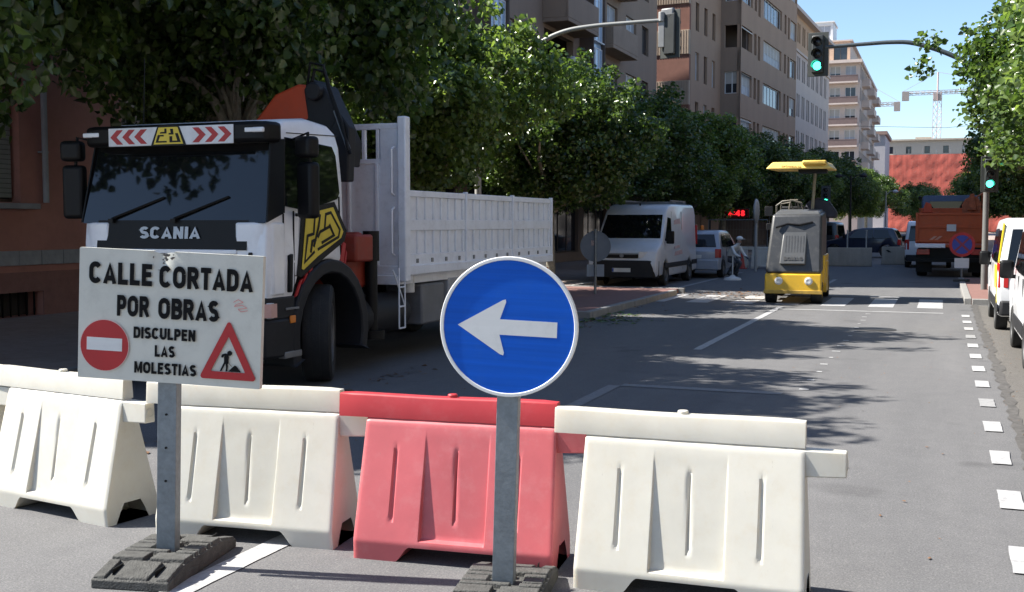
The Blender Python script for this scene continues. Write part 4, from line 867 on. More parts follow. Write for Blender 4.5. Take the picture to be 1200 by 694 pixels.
def small_car(label, name, loc, rz, col, kind='car', group=None, van=False, stripes=False):
    """car pointing to local +y; van=True gives a tall square back"""
    t = thing(name, label, kind, loc, R(rz), group)
    if van: pr = [(0.06,0.26),(0.0,0.5),(0.0,0.95),(0.10,1.70),(0.20,1.80),(0.5,1.84),(2.3,1.82),(2.55,1.74),(3.22,1.16),(3.4,1.08),(3.92,0.95),(4.02,0.80),(4.04,0.5),(3.98,0.26)]; hw, tp, zm = 0.87, 0.11, 0.95
    else: pr = [(0.06,0.26),(0.0,0.5),(0.02,0.86),(0.10,0.95),(0.34,1.42),(0.46,1.50),(0.9,1.54),(1.9,1.52),(2.3,1.44),(3.05,1.0),(3.2,0.95),(3.86,0.82),(4.0,0.66),(4.02,0.42),(3.95,0.26)]; hw, tp, zm = 0.86, 0.24, 0.92
    yw = (0.72, 3.3)
    for yc in yw[::-1]:
        pr += [(yc+0.36,0.26),(yc+0.30,0.52),(yc+0.14,0.66),(yc-0.14,0.66),(yc-0.30,0.52),(yc-0.36,0.26)]
    sh = Shell(pr, hw, tp, zm, 0.06); m = mat('paint_'+name+str(len(MATS)), col, 0.28, var=0.04, dirt=0.12, coat=0.5)
    b = MB(); sh.body(b); b.build('body', m, t, 0.015)
    if van:
        b = MB(); across(b, (0.096,1.66), (0.012,1.06), 0.66, 0.74, 0.008); b.build('rear_window', M_GLASS, t, 0.015)
        b = MB(); across(b, (2.60,1.70), (3.20,1.19), 0.70, 0.78, 0.008); b.build('windscreen', M_GLASS, t, 0.015)
        wins = [[(0.30,1.12),(1.22,1.10),(1.22,1.64),(0.36,1.64)], [(1.30,1.10),(2.08,1.10),(2.08,1.66),(1.30,1.66)], [(2.14,1.10),(2.98,1.14),(2.52,1.64),(2.14,1.66)]]
    else:
        b = MB(); across(b, (0.33,1.40), (0.12,1.0), 0.60, 0.70, 0.008); b.build('rear_window', M_GLASS, t, 0.015)
        b = MB(); across(b, (2.34,1.42), (3.02,1.02), 0.60, 0.74, 0.008); b.build('windscreen', M_GLASS, t, 0.015)
        wins = [[(0.50,1.0),(1.30,0.98),(1.30,1.44),(0.66,1.42)], [(1.36,0.98),(2.62,1.0),(2.16,1.42),(1.36,1.44)]]
    for s in (-1, 1):
        for w_ in wins: b = MB(); sh.side(b, w_, s, 0.005); b.build('side_window', M_GLASS, t, 0.008)
        b = MB()
        for y in ((1.26, 2.11) if van else (1.33, 2.3)): sh.side(b, [(y,0.32),(y+0.01,0.32),(y+0.01,1.06),(y,1.06)], s, 0.004)
        each(b, 'door_seam', M_BLACK, t)
        b = MB(); zt = (1.12, 0.72) if van else (0.94, 0.66)
        b.prism([(s*(hw-0.17),-0.012),(s*(hw-0.02),0.012),(s*(hw+0.008),0.14),(s*(hw-0.06),0.16),(s*(hw-0.17),0.05)], zt[1], zt[0], 'z'); b.build('tail_light', M_REDL, t, 0.012)
        b = MB(); b.box(s*(hw+0.10)-0.09, s*(hw+0.10)+0.09, 2.72, 2.84, 1.0, 1.25); mi = b.build('mirror', M_BLACK, t, 0.04, seg=3)
        b = MB(); b.box(min(s*(hw-0.05),s*(hw+0.04)), max(s*(hw-0.05),s*(hw+0.04)), 2.75, 2.81, 1.0, 1.05); b.build('mirror_arm', M_BLACK, mi)
        for yc in yw: wheel(t, s*(hw-0.10), yc, 0.30, 0.19, s)
        b = MB(); b.prism([(s*0.50,4.035),(s*0.80,3.93),(s*0.86,3.70),(s*0.78,3.74),(s*0.50,3.92)], 0.62, 0.80, 'z'); b.build('headlight', M_LAMP, t, 0.015)
        if van:
            b = MB(); sh.side(b, [(0.02,0.34),(0.36,0.34),(0.36,0.46),(0.02,0.46)], s, 0.012); sh.side(b, [(1.08,0.34),(2.94,0.34),(2.94,0.52),(1.08,0.52)], s, 0.012); each(b, 'sill_trim', M_DGREY, t, 0.01)
    b = MB(); b.prism([(-hw-0.005,0.20),(-hw+0.06,-0.05),(hw-0.06,-0.05),(hw+0.005,0.20)], 0.28, 0.60 if not van else 0.52, 'z'); b.build('bumper', M_DGREY if van else m, t, 0.03)
    plate(t, 0.0, -0.006 if not van else -0.006, 0.64, -1)
    if stripes:
        yb = mat('stripe_yellow', (0.78,0.60,0.03), 0.4)
        b = MB()
        sh.side(b, [(0.10,1.74),(0.28,1.76),(0.24,1.15),(0.05,1.12)], -1, 0.009); sh.side(b, [(0.20,0.34),(0.34,0.34),(0.70,1.06),(0.52,1.06)], -1, 0.009); sh.side(b, [(0.70,0.70),(0.95,0.70),(1.2,1.06),(0.95,1.06)], -1, 0.009)
        each(b, 'yellow_stripe', yb, t)
    return t
small_car('white small van with yellow diagonal stripes parked at the right kerb', 'works_van', (1.70, 19.3, 0), 0, (0.74,0.75,0.76), 'van', None, True, True)
small_car('white small van with black mirror cut off by the right picture edge', 'delivery_van', (1.80, 13.85, 0), 0, (0.72,0.73,0.75), 'van', None, True, False)
sc_ = small_car('silver-blue hatchback with orange roof beacon parked behind the white panel van', 'hatchback_car', (-7.42, 35.2, 0), 0, (0.33,0.36,0.42), 'car')
b = MB(); b.lathe([(0.07,0.0),(0.07,0.02),(0.06,0.03),(0.058,0.12),(0.04,0.15),(0.001,0.16)], 14, c=(0.12,0.75,1.545)); b.build('roof_beacon', mat('beacon_orange', (0.75,0.2,0.02), 0.3), sc_)
b = MB(); b.tube([(0.1,0.6,1.54),(0.1,0.45,2.2)], 0.006, 5); b.build('antenna', M_BLACK, sc_)
small_car('white car with red tail lights squeezed beside the orange lorry', 'estate_car', (-0.52, 46.4, 0), 0, (0.72,0.73,0.75), 'car', None, True)
small_car('dark blue car parked crosswise beyond the concrete blocks, nearest the white car', 'parked_car', (-1.9, 60.5, 0), 84, (0.012,0.018,0.045), 'car', 'dark cars beyond the concrete blocks')
small_car('black car beyond the left concrete block, behind the fence poles', 'parked_car', (-5.2, 64.0, 0), 80, (0.02,0.024,0.03), 'car', 'dark cars beyond the concrete blocks', True)

# ------------------------------------------------------------------ orange tipper lorry seen from behind
O = thing('tipper_lorry', 'orange tipper lorry seen from behind on the right lane', 'truck', (0.24, 38.6, 0))
b = MB(); b.box(-1.06,1.06,0.0,0.06,1.14,2.08); tg = b.build('tailgate', M_ORANGE, O, 0.02)
b = MB()
for z in (1.15,1.60,2.02): b.box(-1.06,1.06,-0.04,0.0,z,z+0.07)
for x in (-1.03,1.03): b.box(x-0.04,x+0.04,-0.05,0.0,1.14,2.1)
each(b, 'tailgate_rib', M_ORANGE, tg, 0.008)
b = MB(); b.prism([(-0.72,1.16),(-0.50,1.34),(-0.40,1.34),(-0.62,1.16)], -0.012, -0.002); b.prism([(-0.56,1.16),(-0.34,1.34),(-0.24,1.34),(-0.46,1.16)], -0.012, -0.002); b.prism([(0.72,1.16),(0.50,1.34),(0.40,1.34),(0.62,1.16)], -0.012, -0.002); each(b, 'faded_stripe', mat('faded_stripe', (0.6,0.3,0.2), 0.6), tg)
b = MB(); b.box(-0.12,0.16,-0.06,-0.04,1.50,1.72); b.build('plate', mat('plate_white', (0.62,0.62,0.6)), tg)
b = MB(); b.box(-1.06,-1.0,0.06,4.2,0.98,2.05); b.box(1.0,1.06,0.06,4.2,0.98,2.05); b.box(-1.06,1.06,4.14,4.2,0.98,2.3); b.box(-1.0,1.0,0.06,4.14,0.98,1.06); b.build('tipper_body', M_ORANGE, O, 0.01)
b = MB(); b.box(-0.98,0.98,0.1,6.8,0.62,0.98); b.box(-1.05,1.05,-0.05,0.1,0.50,0.62); b.build('chassis', M_BLACK, O)
for s in (-1, 1):
    for yy in (1.2, 5.6): wheel(O, s*0.86, yy, 0.46, 0.34, s)
    b = MB(); b.box(s*0.82-0.2, s*0.82+0.2, -0.03, 0.02, 0.74, 0.92); b.build('tail_light', M_REDL, O, 0.01)
    b = MB(); b.box(s*0.80-0.25, s*0.80+0.25, 0.55, 0.58, 0.15, 0.80); b.build('mud_flap', M_BLACK, O)
cb = Shell([(4.4,0.7),(4.4,2.5),(4.55,2.76),(6.0,2.78),(6.35,2.5),(6.6,1.5),(6.6,0.6)], 1.05, 0.08, 1.6, 0.08)
b = MB(); cb.body(b); b.build('cab', mat('cab_blue', (0.05,0.07,0.12), 0.4), O, 0.02)
b = MB(); b.box(-1.08,-0.15,-0.20,-0.06,0.96,1.10); b.build('white_rear_box', M_TWHITE, O, 0.02)
b = MB(); b.box(-0.70,0.66,4.375,4.395,2.10,2.55); b.build('rear_window', M_GLASS, O, 0.02)
b = MB(); b.prism([(-0.90,2.1),(-0.55,2.1),(-0.62,2.40),(-0.78,2.46)], 0.4, 1.0, 'y'); b.build('sand_heap_board', M_CRANE, O, 0.02)
b = MB(); b.prism([(0.36,2.1),(0.88,2.1),(0.94,2.42),(0.80,2.62),(0.62,2.66),(0.44,2.56),(0.33,2.36)], 1.3, 1.8, 'y'); b.prism([(0.5,2.2),(0.78,2.2),(0.70,2.74),(0.58,2.72)], 1.2, 1.9, 'y'); b.tube([(0.62,1.6,2.5),(0.95,1.5,2.75),(1.0,1.8,2.2)], 0.05, 8); b.build('grab_bucket', mat('rusty_orange', (0.40,0.12,0.05), 0.7, var=0.4, vscale=9), O, 0.01)
b = MB(); b.tube([(-0.95,0.03,2.05),(-0.95,0.03,2.55)], 0.012, 6); b.lathe([(0.05,0),(0.05,0.1),(0.001,0.13)], 10, c=(-0.95,0.03,2.52)); b.build('beacon', M_BLACK, O)

# ------------------------------------------------------------------ traffic signals
def signal_head(parent, loc, rz, lit=True, back=False, s=1.0):
    """three-lens head facing local -y"""
    h = MB(); h.box(-0.15*s,0.15*s,-0.08*s,0.10*s,-0.48*s,0.48*s); o = h.build('signal_head', M_SIGB, parent, 0.03*s, loc=loc, rot=(0,0,rz))
    bb = MB(); bb.prism([(-0.26*s,-0.56*s),(0.26*s,-0.56*s),(0.26*s,0.56*s),(-0.26*s,0.56*s)], 0.02*s, 0.04*s); bb.build('backplate', mat('backplate', (0.05,0.055,0.05), 0.6), o, 0.006)
    for k, z in enumerate((0.30, 0.0, -0.30)):
        l = MB(); l.lathe([(0.001,-0.105*s),(0.06*s,-0.10*s),(0.105*s,-0.085*s),(0.11*s,-0.07*s)], 20, 'y', (0,0,z*s)); l.build('lens', M_GREEN if (k == 2 and lit) else M_LENSOFF, o)
        v = MB()
        n = 12; vs_ = []
        for i in range(n+1):
            a = R(-20 + 220*i/n)
            for y, r_ in ((-0.08*s,0.125*s),(-0.26*s,0.125*s)): vs_.append((r_*math.cos(a), y, z*s + r_*math.sin(a)))
        v.add(vs_, [(2*i, 2*i+1, 2*i+3, 2*i+2) for i in range(n)]); v.build('visor', M_SIGB, o)
    return o
g = thing('mast_signal', 'traffic light with lit green lens hanging from the dark mast arm on the right', 'traffic light', (0.98, 29.8, 0))
b = MB(); b.tube([(0,0,0.1),(0,0,2.4),(0,0,4.6)], [0.075,0.07,0.065], 14); b.build('pole', mat('pole_grey', (0.16,0.16,0.155), 0.5, 0.1), g)
b = MB(); ap = spl([(0,0,4.5),(-0.12,0,5.1),(-0.45,0,5.62),(-1.0,0,5.96),(-1.75,0,6.24),(-2.3,0,6.30),(-3.0,0,6.29),(-3.9,0,6.27)]); b.tube(ap, [0.07-0.025*i/len(ap) for i in range(len(ap))], 12); b.build('mast_arm', mat('arm_dark', (0.07,0.085,0.095), 0.5, 0.2), g)
signal_head(g, (-4.08, -0.03, 6.09), R(-6))
signal_head(g, (0.06, -0.16, 2.95), R(4), s=0.78)
g2 = thing('mast_signal', 'grey traffic light seen from behind on the mast arm above the trees', 'traffic light', (-11.0, 26.0, 0))
b = MB(); b.tube([(0,0,0.1),(0,0,2.4),(0,0,4.2)], [0.09,0.085,0.075], 14); b.build('pole', M_POLE, g2)
b = MB(); ap = spl([(0,0,4.0),(0.22,0,4.8),(0.75,0,5.45),(1.22,0,5.86),(1.7,0,6.2),(2.3,0,6.42),(3.0,0,6.50),(3.9,0,6.52),(4.75,0,6.53)]); b.tube(ap, [0.075-0.032*i/len(ap) for i in range(len(ap))], 12); b.build('mast_arm', mat('arm_grey', (0.24,0.245,0.235), 0.5, 0.1), g2)
h2 = signal_head(g2, (4.92, 0.05, 6.20), R(165), lit=False)
b = MB(); b.box(-0.10,0.22,-0.02,0.10,0.35,0.60); b.build('head_cover', M_STEEL, h2, 0.03)
b = MB(); b.cyl((4.7,0,6.5),(4.7,0,6.72),0.07,12); b.box(4.63,4.77,-0.02,0.05,5.9,6.5); b.build('arm_bracket', mat('bracket_white', (0.34,0.34,0.33), 0.5), g2, 0.01)

# small far signal showing green beyond the planer
g3 = thing('far_signal', 'distant traffic light showing green above the road machine', 'traffic light', (-4.95, 52.0, 0))
b = MB(); b.tube([(0,0,0),(0,0,2.9)], 0.05, 8); b.build('pole', M_POLE, g3); signal_head(g3, (0,-0.1,3.0), 0, s=0.8)

# ------------------------------------------------------------------ other street signs
n_ = thing('no_parking_sign', 'round blue and red no parking sign standing behind the right kerb corner', 'sign', (0.52, 33.6, 0), R(-6))
b = MB(); b.tube([(0,0,0.12),(0,0,1.35)], 0.028, 8); b.build('post', M_GALV, n_)
b = MB(); b.prism(circ(0.34,40,0,1.16), -0.045, -0.03); dd = b.build('sign_disc', mat('np_blue', (0.02,0.04,0.30), 0.4, dirt=0.2), n_)
b = MB(); b.ring(circ(0.342,40,0,1.16), circ(0.265,40,0,1.16), -0.052, -0.028); b.build('red_ring', M_SIGNR, dd)
b = MB(); b.M = Matrix.Translation((0,0,1.16)) @ Matrix.Rotation(R(45),4,'Y'); b.box(-0.268,0.268,-0.050,-0.044,-0.032,0.032); b.M = Matrix.Translation((0,0,1.16)) @ Matrix.Rotation(R(-45),4,'Y'); b.box(-0.268,0.268,-0.049,-0.0445,-0.026,0.026); each(b, 'red_bar', mat('np_red_dull', (0.20,0.02,0.06), 0.5), dd)
b = MB(); b.box(-0.19,0.19,-0.04,-0.028,0.50,0.78); b.build('notice_plate', M_SIGNA, n_, 0.004)
b = MB(); b.box(-0.2,0.2,-0.2,0.2,0.12,0.19); b.build('foot', M_RUBB, n_, 0.01)
g_ = thing('round_sign', 'back of a round grey sign with a small plate beside the pavement corner', 'sign', (-7.5, 24.7, 0.0), R(12))
b = MB(); b.tube([(0,0,0.118),(0,0,1.62)], 0.03, 8); b.build('post', M_GALV, g_)
b = MB(); b.prism(circ(0.35,40,0,1.22), 0.035, 0.045); b.ring(circ(0.355,40,0,1.22), circ(0.335,40,0,1.22), 0.015, 0.047); b.build('sign_disc', mat('sign_back', (0.17,0.185,0.205), 0.55, 0.3, var=0.1), g_)
b = MB(); b.box(-0.20,0.20,0.03,0.04,0.52,0.80); b.ring([(-0.2,0.52),(0.2,0.52),(0.2,0.8),(-0.2,0.8)], [(-0.17,0.55),(0.17,0.55),(0.17,0.77),(-0.17,0.77)], 0.01, 0.029); b.build('small_plate', mat('plate_back', (0.30,0.32,0.35), 0.5, 0.2), g_)
b = MB(); b.box(-0.10,0.02,0.012,0.032,1.24,1.36); b.build('sticker', mat('sticker', (0.42,0.30,0.26), 0.6, var=0.5, vscale=20), g_)
e_ = thing('edge_on_sign', 'grey oval-topped post sign standing left of the road machine', 'sign', (-6.35, 41.0, 0), R(0))
b = MB(); b.tube([(0,0,0),(0,0,2.5)], 0.05, 8); b.build('post', M_POLE, e_)
b = MB(); b.ball((0,0,2.2),0.45,(0.24,0.9,1.0),14,10); b.build('sign_head', M_POLE, e_)
# pharmacy clock
c_ = thing('led_clock', 'red lit digital clock sign hanging above the shop fronts', 'sign', (-8.6, 50.0, 0))
b = MB(); b.box(-0.56,0.56,-0.06,0.06,2.0,2.42); cc = b.build('case', M_BLACK, c_, 0.02)
text_obj('8:48', 0.74, 0.26, M_LED, cc, (0,-0.062,2.21), bold=0.02, depth=0.01)
b = MB(); b.ring([(-0.52,2.03),(0.52,2.03),(0.52,2.39),(-0.52,2.39)], [(-0.49,2.06),(0.49,2.06),(0.49,2.36),(-0.49,2.36)], -0.064, -0.058); b.build('case_rim', M_REDL, cc)
b = MB(); b.tube([(-0.0,0.0,2.42),(0.0,0.0,2.8),(-1.2,0.0,2.9)], 0.03, 6); b.tube([(-1.2,0,0.118),(-1.2,0,2.9)], 0.04, 8); b.build('bracket', M_BLACK, c_)

# ------------------------------------------------------------------ site barriers, blocks, fence
def conc_block(label, x, y, rz, L, mark=False):
    t = thing('concrete_block', label, 'concrete barrier', (x, y, 0), R(rz), 'concrete blocks closing the far lane')
    b = MB(); b.prism([(-0.28,0),(0.28,0),(0.28,0.10),(0.20,0.26),(0.13,0.72),(0.10,0.76),(-0.10,0.76),(-0.13,0.72),(-0.20,0.26),(-0.28,0.10)], -L/2, L/2, 'x'); b.build('block', M_CONC, t, 0.02)
    if mark:
        b = MB(); b.hexa([(0.12,-0.19,0.18),(0.24,-0.19,0.18),(0.24,-0.16,0.18),(0.12,-0.16,0.18)], [(-0.42,-0.152,0.62),(-0.30,-0.152,0.62),(-0.30,-0.12,0.62),(-0.42,-0.12,0.62)]); b.build('painted_slash', M_BLACK, t)
    return t
conc_block('long shaded concrete block right of the road machine', -3.55, 47.6, 4, 1.75)
conc_block('short sunlit concrete block with dark slash left of the white car', -1.85, 50.2, 3, 1.15, True)
for k, (x, lab) in enumerate(((-3.7, 'thin grey fence pole behind the long concrete block, left one'), (-2.95, 'thin grey fence pole behind the long concrete block, right one'))):
    b = MB(); b.tube([(0,0,0),(0,0,1.45)], 0.03, 8); b.cyl((0,0,0),(0,0,0.1),0.16,12); b.cyl((0,0,1.45),(0,0,1.48),0.045,8); tag(b.build('fence_pole', M_POLE, loc=(x, 48.3, 0)), lab, 'pole', 'fence poles at the concrete blocks')
def plastic_wall(label, x, y, m, rz):
    t = thing('site_barrier', label, 'barrier', (x, y, 0), R(rz), 'plastic barriers by the shop fronts')
    for nm, me in (('shell', BAR_SHELL), ('top_rail', BAR_RAIL)):
        mm = me if m is M_WPLAS else me.copy(); mm.materials.clear(); mm.materials.append(m); link(nm, mm, None, t)
plastic_wall('white plastic barrier left of the grey oval sign in the shade', -7.65, 44.0, M_WPLAS, 2)
plastic_wall('white plastic barrier directly left of the road machine in the shade', -6.4, 43.8, M_WPLAS, 2)
cn_ = thing('traffic_cone', 'dark red traffic cone in front of the shaded white barriers', 'cone', (-7.25, 43.3, 0))
b = MB(); b.lathe([(0.17,0.03),(0.15,0.06),(0.05,0.66),(0.035,0.70),(0.001,0.70)], 16); b.build('cone', mat('cone_red', (0.35,0.03,0.02), 0.5), cn_)
b = MB(); b.box(-0.2,0.2,-0.2,0.2,0.0,0.035); b.build('foot', mat('cone_red', (0.35,0.03,0.02), 0.5), cn_, 0.008)
def fence(label, x, y, rz, L=2.4, h=1.9):
    t = thing('mesh_fence', label, 'fence', (x, y, 0), R(rz), 'site fence panels')
    b = MB(); b.tube([(-L/2,0,0.1),(-L/2,0,h),(L/2,0,h),(L/2,0,0.1)], 0.022, 8); b.tube([(-L/2,0,0.2),(L/2,0,0.2)], 0.018, 6); b.build('frame', M_GALV, t)
    b = MB()
    for k in range(int(L/0.12)): xx = -L/2 + 0.12*(k+0.5); b.tube([(xx,0,0.2),(xx,0,h)], 0.004, 3)
    for z in (0.6,1.1,1.5): b.tube([(-L/2,0.006,z),(L/2,0.006,z)], 0.004, 3)
    b.build('mesh_wires', M_GALV, t)
    for s in (-1,1):
        b = MB(); b.box(s*L/2-0.12, s*L/2+0.12, -0.3,0.3,0.0,0.14); b.build('foot', M_CONC, t, 0.02)
fence('wire site fence panel behind the silver hatchback', -7.9, 46.2, 3)
fence('wire site fence panel behind the lorry tail', -11.6, 27.5, 60, 3.0, 2.0)
pw = thing('marker_post', 'thin white post on a white foot beside the silver hatchback', 'post', (-6.05, 34.55, 0))
b = MB(); b.tube([(0,0,0.05),(0,0,0.75)], 0.02, 8); b.build('post', mat('post_white', (0.6,0.6,0.58)), pw)
b = MB(); b.lathe([(0.001,0.16),(0.05,0.15),(0.10,0.10),(0.26,0.06),(0.28,0.0)], 16); b.build('foot', mat('post_white', (0.6,0.6,0.58)), pw)

# ------------------------------------------------------------------ worker in white bending by the car
W = thing('person', 'person in white shirt and white cap stooping beside the silver hatchback', 'person', (-6.50, 36.8, 0), R(60))
J = [(0,0.10,0.60),(0,-0.02,0.80),(0,-0.20,0.98),(0,-0.27,1.05),(0,-0.33,1.12),(0,-0.36,1.22),
     (0.10,0.08,0.57),(0.16,-0.30,0.46),(0.14,-0.02,0.09),(0.15,-0.18,0.04), (-0.10,0.08,0.57),(-0.15,-0.28,0.48),(-0.14,0.02,0.09),(-0.15,-0.14,0.04),
     (0.19,-0.20,0.97),(0.24,-0.34,0.74),(0.20,-0.52,0.62),(0.19,-0.58,0.58), (-0.19,-0.20,0.97),(-0.24,-0.36,0.76),(-0.20,-0.54,0.66),(-0.19,-0.60,0.62)]
E_ = [(0,1),(1,2),(2,3),(3,4),(4,5),(0,6),(6,7),(7,8),(8,9),(0,10),(10,11),(11,12),(12,13),(2,14),(14,15),(15,16),(16,17),(2,18),(18,19),(19,20),(20,21)]
me = bpy.data.meshes.new('body'); me.from_pydata(J, E_, []); me.update()
bo_ = bpy.data.objects.new('body', me); COL.objects.link(bo_); bo_.parent = W
bo_.modifiers.new('skin', 'SKIN')
RD = [(0.15,0.11),(0.15,0.10),(0.17,0.11),0.06,0.075,0.085,0.09,0.065,0.045,0.04,0.09,0.065,0.045,0.04,0.06,0.047,0.035,0.03,0.06,0.047,0.035,0.03]
sl = me.skin_vertices[0].data if len(me.skin_vertices) else None
if sl is None:
    bm = bmesh.new(); bm.from_mesh(me); lay = bm.verts.layers.skin.verify(); bm.verts.ensure_lookup_table()
    for i, v in enumerate(bm.verts): r_ = RD[i]; v[lay].radius = r_ if isinstance(r_, tuple) else (r_, r_); v[lay].use_root = (i == 0)
    bm.to_mesh(me); bm.free()
else:
    for i, r_ in enumerate(RD): sl[i].radius = r_ if isinstance(r_, tuple) else (r_, r_); sl[i].use_root = (i == 0)
sb = bo_.modifiers.new('sub', 'SUBSURF'); sb.levels = 1; sb.render_levels = 2
mm = bpy.data.materials.new('person_cloth'); mm.use_nodes = True      # one body: shirt above, trousers below, skin at head and hands
N = mm.node_tree.nodes; L = mm.node_tree.links; tc = N.new('ShaderNodeTexCoord'); sp = N.new('ShaderNodeSeparateXYZ'); L.new(tc.outputs['Object'], sp.inputs[0])
cr = N.new('ShaderNodeValToRGB'); cr.color_ramp.interpolation = 'CONSTANT'; cr.color_ramp.elements[0].position = 0; cr.color_ramp.elements[0].color = (0.03,0.03,0.03,1)
for p_, c4 in ((0.06,(0.07,0.075,0.09,1)),(0.375,(0.72,0.72,0.70,1)),(0.615,(0.42,0.26,0.19,1))):
    el = cr.color_ramp.elements.new(p_); el.color = c4
dv = N.new('ShaderNodeMath'); dv.operation = 'DIVIDE'; dv.inputs[1].default_value = 1.8; L.new(sp.outputs['Z'], dv.inputs[0]); L.new(dv.outputs[0], cr.inputs[0]); L.new(cr.outputs[0], N['Principled BSDF'].inputs['Base Color'])
me.materials.append(mm)
b = MB(); b.ball((0,-0.35,1.265),0.105,(1,1.1,0.7),14,8); b.box(-0.07,0.07,-0.53,-0.42,1.235,1.25); b.build('cap', mat('cap_white', (0.75,0.75,0.73), 0.7), W, 0.005)
b = MB(); b.ball((0.035,-0.442,1.19),0.010); b.ball((-0.035,-0.442,1.19),0.010); each(b, 'eye', M_BLACK, W)

# ------------------------------------------------------------------ trees
def leaf_cloud(seed, centres, per, sig, size):
    """mesh of many folded five-pointed leaves gathered in clumps"""
    g = np.random.default_rng(seed); C = np.array([c[:3] for c in centres]); w = np.array([c[3] for c in centres])
    cnt = np.maximum(8, (per*w).astype(int)); idx = np.repeat(np.arange(len(C)), cnt); n = len(idx)
    off = g.normal(0, 1, (n, 3)); off /= np.maximum(0.25, np.linalg.norm(off, axis=1, keepdims=True)); off *= (g.random((n, 1))**0.5) * sig * (w[idx][:, None]**0.4) * 1.6
    off[:, 2] *= 0.9; p = C[idx] + off
    ctr = C.mean(0); outw = p - ctr; outw /= np.linalg.norm(outw, axis=1, keepdims=True) + 1e-6
    nrm = 0.55*outw + np.array([0, 0, 0.55]) + g.normal(0, 0.8, (n, 3)); nrm /= np.linalg.norm(nrm, axis=1, keepdims=True)
    t = np.cross(nrm, g.normal(0, 1, (n, 3))); t /= np.linalg.norm(t, axis=1, keepdims=True) + 1e-9; t[:, 2] -= 0.25; t /= np.linalg.norm(t, axis=1, keepdims=True) + 1e-9; bt = np.cross(nrm, t)
    sz = size * g.uniform(0.55, 1.5, (n, 1)); fold = g.uniform(0.05, 0.3, (n, 1))
    shape = [(0, 0, 0), (-0.46, 0.28, 1), (-0.34, 0.62, 0.6), (0, 1.0, -0.3), (0.34, 0.62, 0.6), (0.46, 0.28, 1)]
    V = np.stack([p + sz*(bt*a + t*b_ + nrm*fold*c_) for a, b_, c_ in shape], 1).reshape(-1, 3)
    base = (np.arange(n)*6)[:, None]
    F = np.concatenate([base + np.array([0, 3, 2, 1]), base + np.array([0, 5, 4, 3])], 1).reshape(-1)
    me = bpy.data.meshes.new('crown'); me.vertices.add(len(V)); me.vertices.foreach_set('co', V.astype(np.float32).ravel())
    nf = 2*n; me.loops.add(4*nf); me.polygons.add(nf); me.loops.foreach_set('vertex_index', F.astype(np.int32))
    me.polygons.foreach_set('loop_start', np.arange(0, 4*nf, 4, dtype=np.int32)); me.update(calc_edges=True); return me
def make_tree_meshes(seed, r, h, trunk_h, per, leaf):
    q = rng(seed); cz = trunk_h + h*0.5; cs = []
    n = 150
    for i in range(n):
        while True:
            x, y, z = q.uniform(-1, 1), q.uniform(-1, 1), q.uniform(-1, 1); d = x*x + y*y + z*z
            if d < 1 and (d > 0.25 or q.random() < 0.3): break
        a = math.atan2(y, x); lump = 1 + 0.15*math.sin(3*a + seed) + 0.13*math.sin(5*a + 2*seed + 3*z)
        wz = 1.0 - 0.22*max(0, z)        # a little narrower at the top
        cs.append((x*r*lump*wz, y*r*lump*wz, cz + z*h*0.5, q.uniform(0.5, 1.35)))
    for i in range(34):      # stray sprays outside the outline
        a = q.uniform(0, 6.28); e = q.uniform(-0.2, 1.2); cs.append((math.cos(a)*math.cos(e)*r*q.uniform(1.0,1.17), math.sin(a)*math.cos(e)*r*q.uniform(1.0,1.17), cz + math.sin(e)*h*q.uniform(0.5,0.62), 0.16))
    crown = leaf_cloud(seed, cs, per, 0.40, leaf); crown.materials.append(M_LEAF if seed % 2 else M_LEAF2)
    tb = MB(); k = 0.16
    tb.tube([(0,0,-0.1),(0.01,0,0.25),(0.03,0.02,1.0),(0.0,0.03,trunk_h*0.8),(-0.02,0.02,trunk_h+0.1)], [k*1.35,k*1.08,k,k*0.95,k*1.05], 14)
    trunk = tb.mesh('trunk', 60); trunk.materials.append(M_BARK)
    lb = MB()
    sel = sorted(cs[:n], key=lambda c: q.random())[:26]
    for i, c in enumerate(sel):
        st = Vector((0, 0, trunk_h - 0.15 + q.uniform(0, 0.3))); en = Vector(c[:3]); md = st.lerp(en, 0.5) + Vector((q.uniform(-.25,.25), q.uniform(-.25,.25), q.uniform(-0.1,.45)))
        r0 = 0.085 if i < 6 else 0.045
        lb.tube([st, st.lerp(md, 0.55) + Vector((0,0,0.12)), md, md.lerp(en, 0.6), en], [r0, r0*0.8, r0*0.6, r0*0.35, 0.008], 7)
    limbs = lb.mesh('limbs', 60); limbs.materials.append(M_BARK)
    return crown, trunk, limbs
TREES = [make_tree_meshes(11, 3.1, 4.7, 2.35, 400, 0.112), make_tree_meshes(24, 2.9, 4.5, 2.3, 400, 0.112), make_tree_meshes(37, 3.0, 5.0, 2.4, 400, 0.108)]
def tree(label, x, y, v, sc, sz, rz, group):
    t = thing('plane_tree', label, 'tree', (x, y, 0.1), R(rz), group); t.scale = (sc, sc, sz)
    for nm, me in zip(('crown', 'trunk', 'limbs'), TREES[v]): link(nm, me, None, t)
    return t
GL = 'plane trees along the left pavement'; GR = 'plane trees along the right pavement'
